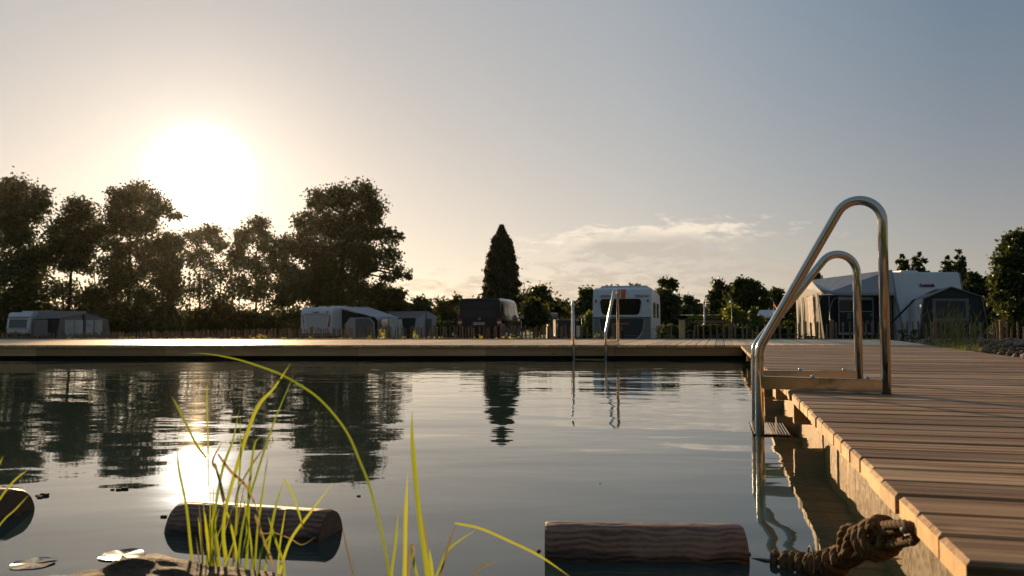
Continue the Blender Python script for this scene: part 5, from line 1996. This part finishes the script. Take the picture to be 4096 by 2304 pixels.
def wrap(c0, c1, rad, turns, R_, squash=1.0, name='rope_coil'):
    a_, b_ = Vector(c0), Vector(c1)
    d = (b_ - a_).normalized()
    up = Vector((0, 0, 1))
    s = d.cross(up).normalized()
    up = s.cross(d)
    n_ = int(turns * 12)
    return laid_rope([a_.lerp(b_, i / n_) + (up * math.cos(2 * PI * turns * i / n_) * squash + s * math.sin(2 * PI * turns * i / n_)) * rad for i in range(n_ + 1)], R_, name, n=3)


wrap(P3(3108, 2250, 1.79), P3(3170, 2258, 1.76), .020, 1.6, RR * .95)
wrap(P3(3180, 2255, 1.76), P3(3260, 2262, 1.71), .019, 2.4, RR * .9)
wrap(P3(3270, 2262, 1.71), P3(3375, 2240, 1.63), .021, 3.3, RR * .9)
wrap(P3(3480, 2170, 1.53), P3(3545, 2140, 1.47), .030, 2.2, RR)
# the two standing loops of the knot
laid_rope([P3(3372, 2235, 1.62), P3(3366, 2175, 1.62), P3(3372, 2130, 1.61), P3(3400, 2112, 1.60), P3(3430, 2128, 1.585), P3(3425, 2170, 1.58), P3(3385, 2205, 1.60), P3(3370, 2232, 1.60)], RR * 1.05, 'rope_loop')
laid_rope([P3(3385, 2220, 1.575), P3(3395, 2160, 1.57), P3(3420, 2120, 1.56), P3(3450, 2140, 1.555), P3(3470, 2190, 1.55), P3(3500, 2225, 1.54)], RR * 1.05, 'rope_loop')
laid_rope([P3(3440, 2160, 1.54), P3(3448, 2110, 1.53), P3(3465, 2096, 1.52), P3(3485, 2110, 1.51), P3(3490, 2150, 1.50), P3(3470, 2185, 1.50)], RR, 'rope_loop')
laid_rope([P3(3478, 2130, 1.51), P3(3482, 2100, 1.50), P3(3500, 2088, 1.49), P3(3520, 2105, 1.475), P3(3530, 2150, 1.47), P3(3520, 2190, 1.47)], RR, 'rope_loop')
# ties and the wire to the log
tw_ = MB()
for px in (3245, 3345):
    c = P3(px, 2245, 1.70)
    tw_.tube([c + Vector((.004 * math.sin(q), .030 * math.sin(q), .030 * math.cos(q) + .0)) for q in [2 * PI * k / 16 for k in range(17)]], .0022, 5, cap=False)
tw_.build('tie', M['logend'], rp_)
MB().tube([P3(3115, 2252, 1.79), P3(3060, 2238, 1.80), P3(3000, 2235, 1.82)], [.006, .003, .002], 6).build('wire', M['wire'], rp_)
MB().tube([P3(3618, 2118, 1.345), P3(3632, 2108, 1.335)], .008, 10).build('hook', M['wire'], rp_)

# ------------------------------------------------------------------ stones in front, lily pads, bits on the water
def rock(name, label, cat, loc, rad, seed, m, group=None, sub=4, rough=.12, rz=0., parentless=True, data=None):
    bm = bmesh.new()
    bmesh.ops.create_icosphere(bm, subdivisions=sub, radius=1.0)
    from mathutils import noise as mn
    for v in bm.verts:
        p = v.co.copy()
        d = mn.noise(p * 1.1 + Vector((seed * 7.3, seed, 0))) * rough * 2.2 + mn.noise(p * 2.7 + Vector((seed, 0, seed))) * rough + mn.noise(p * 7 + Vector((seed, 3, 1))) * rough * .28
        v.co = p * (1 + d)
        v.co.x *= rad[0]
        v.co.y *= rad[1]
        v.co.z *= rad[2]
    me = bpy.data.meshes.new(name)
    bm.to_mesh(me)
    bm.free()
    me.polygons.foreach_set('use_smooth', [True] * len(me.polygons))
    me.materials.append(m)
    o = bpy.data.objects.new(name, me)
    C.objects.link(o)
    o.location = loc
    o.rotation_euler = (0, 0, rz)
    return tag(o, label, cat, group)


bc = at(560, 2400, 1.12)
rock('boulder', 'blurred brown rounded boulder in the foreground at bottom left', 'boulder', (bc.x - .005, 1.12, .056), (.280, .15, .135), 4, M['boulder'], sub=6, rough=.13)


def lily(px, py, r, label, seed, rz):
    c = onz(px, py, .0)
    rr = random.Random(seed)
    vs = [(0, 0, .001)]
    n_ = 26
    for k in range(n_ + 1):
        a = R(12) + (2 * PI - R(24)) * k / n_
        q = r * (1 + .05 * math.sin(5 * a + seed))
        vs.append((q * .93 * math.cos(a), q * .93 * math.sin(a), .001 + .0015 * math.sin(4 * a)))
    for k in range(n_ + 1):
        a = R(12) + (2 * PI - R(24)) * k / n_
        q = r * (1 + .05 * math.sin(5 * a + seed))
        vs.append((q * math.cos(a), q * math.sin(a), .0015 + .0015 * max(0, math.sin(2.2 * a + seed))))
    fs = [(0, k, k + 1) for k in range(1, n_ + 1)] + [(k, n_ + 1 + k, n_ + 2 + k, k + 1) for k in range(1, n_ + 1)]
    o = mesh_obj('lily_pad', vs, fs, M['lily'], smooth=True)
    o.location = c
    o.rotation_euler = (0, 0, rz)
    return tag(o, label, 'lily pad')


lily(135, 2255, .046, 'notched lily pad at the far left bottom, away from the boulder', 1, R(20))
lily(488, 2222, .048, 'shiny lily pad touching the top of the foreground boulder', 2, R(-60))

lf = onz(3560, 2243, .003)
o = mesh_obj('fallen_leaf', [(0, 0, .002), (.014, .008, .005), (.030, .002, .003), (.016, -.008, .006), (.016, 0, .002)], [(0, 1, 4), (1, 2, 4), (2, 3, 4), (3, 0, 4)], M['leafbrown'], smooth=True)
o.location = lf
tag(o, 'small orange leaf floating under the deck edge beside the rope', 'leaf')
bits = [(178, 1983, .012), (160, 1990, .008), (150, 1984, .006), (500, 1957, .010), (475, 1960, .008), (450, 1960, .006), (540, 1950, .005), (1435, 1985, .006), (655, 2068, .008), (2400, 1935, .003), (1180, 2050, .004)]
dm = MB()
for i, (px, py, s) in enumerate(bits):
    c = onz(px, py, .0)
    dm.box(c.x - s, c.x + s, c.y - s * .5, c.y + s * .5, .0, s * .6)
tag(dm.build('floating_bits', M['bark'], bevel=.001), kind='stuff', label='tiny dark plant bits drifting on the water', cat='debris')
# pale specks on the far water, denser along one column
rng = np.random.default_rng(9)
n_ = 900
px = np.concatenate([rng.uniform(0, 1500, n_), rng.normal(780, 160, n_ // 2)])
py = 1446 + np.abs(rng.normal(0, 70, len(px)))
cen = []
for a_, b_ in zip(px, py):
    c = onz(a_, b_, .004)
    if c.y < FY:
        cen.append(tuple(c))
po = leaves('pale_specks', np.array(cen), np.full(len(cen), .0035), M['lens'], None, 5, 1.0)
tag(po, 'tiny pale specks on the far water', 'pollen', kind='stuff')

# submerged board end at the bottom, under the rope
sb_ = thing('sunken_board', 'pale board lying just under the water below the rope', 'board', (.74, 1.36, -.05), R(12))
MB().box(-.10, .14, -.05, .05, -.012, .012).build('board', M['fascia'], sb_, bevel=.003)


# ------------------------------------------------------------------ reeds in front
def blade_mesh(paths, m, name, parent, org):
    """paths: list of (points [(px,py)...] in the 2576 view, width px, depth start, depth end)"""
    mb = MB()
    for pts, wd, Y0, Y1 in paths:
        P = [at(p[0] * S, p[1] * S, Y0 + (Y1 - Y0) * i / (len(pts) - 1)) - org for i, p in enumerate(pts)]
        path = smooth_path(P, 8) if len(P) > 2 else [P[0].lerp(P[1], k / 10) for k in range(11)]
        n_ = len(path)
        vs, fs = [], []
        for i, p in enumerate(path):
            f = i / (n_ - 1)
            d = (path[min(i + 1, n_ - 1)] - path[max(i - 1, 0)]).normalized()
            s = d.cross(Vector((0, 1, 0)))
            s = s.normalized() if s.length > 1e-4 else Vector((1, 0, 0))
            tw = .35 * math.sin(f * 3 + len(mb.v))
            s = (s + Vector((0, tw, 0))).normalized()
            w_ = wd * S * Y0 / FPX * .42 * min(1.0, (1 - f) * 3.2 + .04) * (.85 + .15 * min(1, f * 5))
            nrm_ = d.cross(s).normalized()
            vs += [p - s * w_, p + nrm_ * w_ * .28, p + s * w_]
        for i in range(n_ - 1):
            for j in range(2):
                fs.append((i * 3 + j, i * 3 + 3 + j, i * 3 + 4 + j, i * 3 + 1 + j))
        mb.add(vs, fs, 0, True)
    me = bpy.data.meshes.new(name)
    me.from_pydata([tuple(v) for v in mb.v], [], mb.f)
    me.materials.append(m)
    me.polygons.foreach_set('use_smooth', [True] * len(me.polygons))
    o = bpy.data.objects.new(name, me)
    C.objects.link(o)
    o.parent = parent
    return o


def reed(label, loc, green, dry, group=None):
    t = thing('reed_clump', label, 'reeds', loc, 0, group)
    org = Vector(loc)
    for g_ in green:
        blade_mesh([g_], M['reed'], 'blade', t, org)
    for d_ in dry:
        blade_mesh([d_], M['reed_dry'], 'dry_blade', t, org)
    return t


z0_ = -.12
c = at(560 * S, HOR, 1.25)
reed('big tuft of yellow-green reeds rising behind the foreground boulder', (c.x, 1.25, z0_), [
    ([(490, 1480), (480, 1380), (468, 1270), (450, 1180), (445, 1120)], 10, 1.22, 1.26),
    ([(519, 1152), (495, 1120), (470, 1070), (445, 1020), (430, 995)][::1], 9, 1.30, 1.36),
    ([(540, 1490), (528, 1400), (520, 1340), (516, 1290)], 11, 1.22, 1.2),
    ([(575, 1490), (570, 1420), (562, 1330), (580, 1230), (640, 1040), (690, 975), (731, 914)], 13, 1.24, 1.32),
    ([(598, 1490), (600, 1400), (615, 1300), (650, 1180), (690, 1060), (741, 938)], 8, 1.28, 1.36),
    ([(560, 1490), (548, 1380), (540, 1300), (560, 1180), (585, 1110), (602, 1030)], 10, 1.25, 1.28),
    ([(585, 1490), (590, 1380), (598, 1250), (605, 1150), (604, 1045)], 7, 1.27, 1.3),
    ([(610, 1500), (620, 1420), (622, 1330), (628, 1220), (640, 1120), (655, 1100)], 10, 1.22, 1.27),
    ([(632, 1500), (640, 1430), (648, 1330), (662, 1230), (675, 1140)], 8, 1.24, 1.28),
    ([(655, 1500), (672, 1400), (690, 1290), (715, 1205)], 9, 1.2, 1.22),
    ([(715, 1205), (735, 1240), (752, 1290), (762, 1330)], 6, 1.22, 1.24),
    ([(680, 1510), (700, 1450), (730, 1360), (780, 1290), (838, 1212)], 9, 1.2, 1.24),
    ([(590, 1500), (600, 1440), (585, 1340), (560, 1250)], 9, 1.18, 1.2),
    ([(555, 1500), (535, 1400), (530, 1330), (545, 1270)], 9, 1.2, 1.22),
    ([(700, 1490), (715, 1430), (690, 1350), (672, 1290)], 9, 1.16, 1.18),
    ([(520, 1490), (510, 1400), (505, 1350), (498, 1300)], 8, 1.26, 1.27),
    ([(640, 1500), (650, 1440), (660, 1380), (690, 1330)], 8, 1.17, 1.19),
    ([(524, 1225), (523, 1100), (520, 1000), (521, 960)], 5, 1.42, 1.44),
    ([(985, 1490), (968, 1380), (935, 1240), (905, 1160), (868, 1080), (805, 1005), (740, 960), (690, 935), (600, 905), (520, 890), (475, 889)], 9, 1.15, 1.45),
], [
    ([(566, 1260), (548, 1190), (535, 1160), (560, 1110)], 8, 1.24, 1.25),
    ([(548, 1142), (580, 1185), (620, 1225), (655, 1300)], 8, 1.26, 1.28),
    ([(590, 1280), (600, 1230), (640, 1160), (670, 1120)], 6, 1.27, 1.3),
    ([(650, 1300), (660, 1340), (690, 1340), (730, 1355), (760, 1370), (795, 1350)], 4, 1.3, 1.34),
    ([(640, 1290), (660, 1350), (680, 1400), (690, 1440)], 8, 1.24, 1.24),
    ([(540, 1165), (555, 1220), (565, 1290)], 8, 1.23, 1.23),
])
c = at(620 * S, HOR, 1.3)
rr = random.Random(12)
thin = []
for i in range(16):
    x0_ = rr.uniform(505, 700)
    lean_ = rr.uniform(-40, 60)
    top_ = rr.uniform(1180, 1400)
    thin.append(([(x0_, 1500), (x0_ + lean_ * .3, (1500 + top_) / 2), (x0_ + lean_, top_)], rr.uniform(4, 8), rr.uniform(1.2, 1.38), rr.uniform(1.22, 1.4)))
reed('thinner young reeds standing among the big tuft behind the boulder', (c.x, 1.3, z0_), thin[:11], thin[11:])
c = at(1040 * S, HOR, 1.2)
reed('upright pair of broad reed blades left of the right log', (c.x, 1.2, z0_), [
    ([(1015, 1500), (1018, 1420), (1020, 1300), (1025, 1190)], 13, 1.16, 1.2),
    ([(1080, 1500), (1072, 1420), (1055, 1300), (1045, 1200), (1037, 1100), (1037, 1032)], 16, 1.14, 1.2),
    ([(980, 1500), (985, 1440), (995, 1360), (1002, 1290)], 9, 1.18, 1.2),
    ([(1045, 1500), (1050, 1460), (1040, 1410), (1034, 1375)], 10, 1.15, 1.15),
    ([(1090, 1500), (1086, 1440), (1080, 1380)], 12, 1.16, 1.16),
], [
    ([(1022, 1500), (1028, 1430), (1036, 1370), (1045, 1400)], 8, 1.17, 1.17),
    ([(1078, 1440), (1072, 1360), (1064, 1290)], 6, 1.2, 1.2),
])
c = at(1120 * S, HOR, 1.2)
reed('two thin arching reed stems bent over towards the right log', (c.x, 1.2, z0_), [
    ([(1080, 1490), (1105, 1430), (1130, 1380), (1200, 1330)], 7, 1.2, 1.22),
    ([(1145, 1316), (1210, 1330), (1290, 1365), (1360, 1400), (1440, 1455)], 7, 1.2, 1.15),
], [([(1095, 1490), (1115, 1420), (1132, 1360), (1150, 1314)], 6, 1.2, 1.2),
    ([(1180, 1470), (1195, 1440), (1225, 1420), (1255, 1412)], 6, 1.3, 1.32),
    ([(895, 1480), (885, 1430), (870, 1370), (860, 1310)], 5, 1.4, 1.42)])
c = at(0, HOR, 1.3)
reed('few slender reed blades entering at the left edge of the photo', (c.x, 1.3, z0_), [
    ([(-40, 1330), (0, 1255), (35, 1210), (72, 1180)], 7, 1.3, 1.3),
    ([(-60, 1420), (0, 1320), (40, 1280), (72, 1245)], 5, 1.28, 1.3),
    ([(-30, 1220), (-5, 1175), (8, 1148)], 6, 1.3, 1.3)], [])

# ------------------------------------------------------------------ right bank: pebbles, reeds, grass
bank = random.Random(77)
protos = []
GP = 'pebbles heaped along the right deck'
for k in range(6):
    o = rock('pebble', 'rounded pebble lying in the heap beside the right deck', 'stone', (0, 0, 0), (1, bank.uniform(.6, .9), bank.uniform(.45, .75)), 20 + k, M['stone'], GP, sub=2, rough=.16)
    protos.append(o)
placed = 0
spots = []
for i in range(230):
    for _ in range(30):
        Y = bank.triangular(7.3, 17.6, 15.0)
        X = outer(Y) + bank.uniform(.03, 2.6) * (.35 + .65 * bank.random())
        px = 2048 + FPX * X / Y
        if px < 4250 and all((X - a_) ** 2 + (Y - b_) ** 2 > (.09 if Y > 12 else .06) ** 2 for a_, b_ in spots):
            break
    spots.append((X, Y))
    s = bank.uniform(.026, .072)
    o = protos[i] if i < 6 else protos[i % 6].copy()
    if i >= 6:
        C.objects.link(o)
    d = X - outer(Y)
    o.location = (X, Y, .12 + .10 * min(1, d / .8) + bank.uniform(-.02, .05))
    o.scale = (s, s, s)
    o.rotation_euler = (bank.uniform(-.3, .3), bank.uniform(-.3, .3), bank.uniform(0, 6.3))
# finer gravel between them
gm = MB()
ico = bmesh.new()
bmesh.ops.create_icosphere(ico, subdivisions=1, radius=1.0)
iv = [v.co.copy() for v in ico.verts]
ifc = [tuple(v.index for v in f.verts) for f in ico.faces]
ico.free()
for i in range(2600):
    Y = bank.uniform(6.8, 18.2)
    d = bank.uniform(.0, 3.0)
    X = outer(Y) + d
    s = bank.uniform(.018, .045)
    m_ = Matrix.Rotation(bank.uniform(0, 6), 3, 'Z') @ Matrix.Rotation(bank.uniform(0, 1), 3, 'X')
    c = Vector((X, Y, .10 + .10 * min(1, d / .8) + bank.uniform(-.01, .02)))
    sx = Vector((1, bank.uniform(.6, .95), bank.uniform(.45, .8)))
    gm.add([c + m_ @ Vector((v.x * sx.x, v.y * sx.y, v.z * sx.z)) * s for v in iv], ifc, 0, True)
tag(gm.build('gravel', M['stone']), 'fine gravel filling the bank between the bigger pebbles', 'gravel', kind='stuff')
# bank body under the pebbles
vs, fs = [], []
for j in range(30):
    Y = 5.0 + j * .46
    for k in range(9):
        d = k * .45
        vs.append((outer(Y) - .03 + d, Y, .07 + .10 * min(1, d / .8) - (.0 if k < 7 else (k - 6) * .2)))
for j in range(29):
    for k in range(8):
        fs.append((j * 9 + k, j * 9 + k + 1, (j + 1) * 9 + k + 1, (j + 1) * 9 + k))
M['soil'] = plain('dark_soil', (.045, .035, .022), .95, var=.4, scale=6, bump=.01)
tag(mesh_obj('bank', vs, fs, M['soil'], smooth=True), kind='structure')
q = at(3975, 1372, 15.6)
rock('boulder', 'large pale yellow boulder crowning the pebble bank', 'boulder', (q.x, 15.6, q.z - .02), (.092, .09, .075), 2, M['sandboulder'], rough=.08)


def bank_reed(px, Y, h, n, spread, seed, label, group):
    rr = random.Random(seed)
    b = at(px, HOR, Y)
    t = thing('reed_clump', label, 'reeds', (b.x, Y, .17), 0, group)
    mb = MB()
    for i in range(n):
        x0 = rr.gauss(0, spread * .35)
        y0 = rr.gauss(0, .06)
        hh_ = h * rr.uniform(.45, 1.0)
        lean = rr.gauss(0, .22)
        p = [Vector((x0, y0, 0)), Vector((x0 + lean * hh_ * .35, y0, hh_ * .5)), Vector((x0 + lean * hh_, y0 + rr.gauss(0, .04), hh_))]
        path = smooth_path(p, 4)
        w_ = rr.uniform(.004, .008)
        vs, fs = [], []
        for j, q in enumerate(path):
            f = j / (len(path) - 1)
            ww_ = w_ * (1 - f) ** .6 + .0006
            vs += [q - Vector((ww_, 0, 0)), q + Vector((ww_, .3 * ww_, 0))]
        for j in range(len(path) - 1):
            fs.append((2 * j, 2 * j + 2, 2 * j + 3, 2 * j + 1))
        mb.add(vs, fs, 0, True)
        # side leaves
        for kk in range(rr.randint(1, 3)):
            q = path[int(len(path) * rr.uniform(.3, .8))]
            dx = rr.choice((-1, 1)) * rr.uniform(.05, .16)
            l = rr.uniform(.08, .20)
            mb.add([q, q + Vector((dx * .5 - .004, 0, l * .6)), q + Vector((dx, 0, l)), q + Vector((dx * .5 + .006, .004, l * .55))], [(0, 1, 2, 3)])
    me = bpy.data.meshes.new('blades')
    me.from_pydata([tuple(v) for v in mb.v], [], mb.f)
    me.materials.append(M['reed_far'])
    o = bpy.data.objects.new('blades', me)
    C.objects.link(o)
    o.parent = t
    return t


bank_reed(3790, 13.2, .72, 42, .55, 1, 'taller left clump of reeds growing from the pebble bank', 'reeds on the pebble bank')
bank_reed(3905, 12.0, .66, 30, .45, 2, 'thinner right clump of reeds growing from the pebble bank', 'reeds on the pebble bank')
gr = MB()
rr = random.Random(6)
for i in range(1500):
    px = rr.gauss(3830, 85)
    Y = rr.uniform(10.3, 13.8)
    X = (px - 2048) * Y / FPX
    if X < outer(Y) + .01:
        continue
    h = rr.uniform(.05, .19)
    l = rr.gauss(0, .04)
    w_ = rr.uniform(.003, .006)
    z = .12
    gr.add([(X - w_, Y, z), (X + w_, Y, z), (X + l + w_ * .2, Y + rr.gauss(0, .02), z + h)], [(0, 1, 2)])
for i in range(260):
    Y = rr.uniform(6.5, 9.0)
    X = outer(Y) + rr.uniform(.0, .5)
    h = rr.uniform(.03, .10)
    gr.add([(X - .003, Y, .10), (X + .003, Y, .10), (X + rr.gauss(0, .03), Y, .1 + h)], [(0, 1, 2)])
me = bpy.data.meshes.new('grass')
me.from_pydata([tuple(v) for v in gr.v], [], gr.f)
me.materials.append(M['grass'])
o = bpy.data.objects.new('grass', me)
C.objects.link(o)
tag(o, 'short grass sprouting between the pebbles beside the deck', 'grass', kind='stuff')


# ------------------------------------------------------------------ thin haze volume added to imitate lens veil near the sun
hb = MB().box(-140, 140, -4, 135, -3, 26).build('haze', None, mats=[bpy.data.materials.new('sun_veil_haze')])
hm = hb.data.materials[0]
hm.use_nodes = True
hm.node_tree.nodes.clear()
ht = NT(hm.node_tree)
ho = ht.n('ShaderNodeOutputMaterial')
pv = ht.n('ShaderNodeVolumePrincipled')
pv.inputs['Color'].default_value = (1.0, .90, .78, 1)
pv.inputs['Density'].default_value = .00003
pv.inputs['Anisotropy'].default_value = .85
ht.link(pv.outputs[0], ho.inputs['Volume'])
tag(hb, kind='stuff')
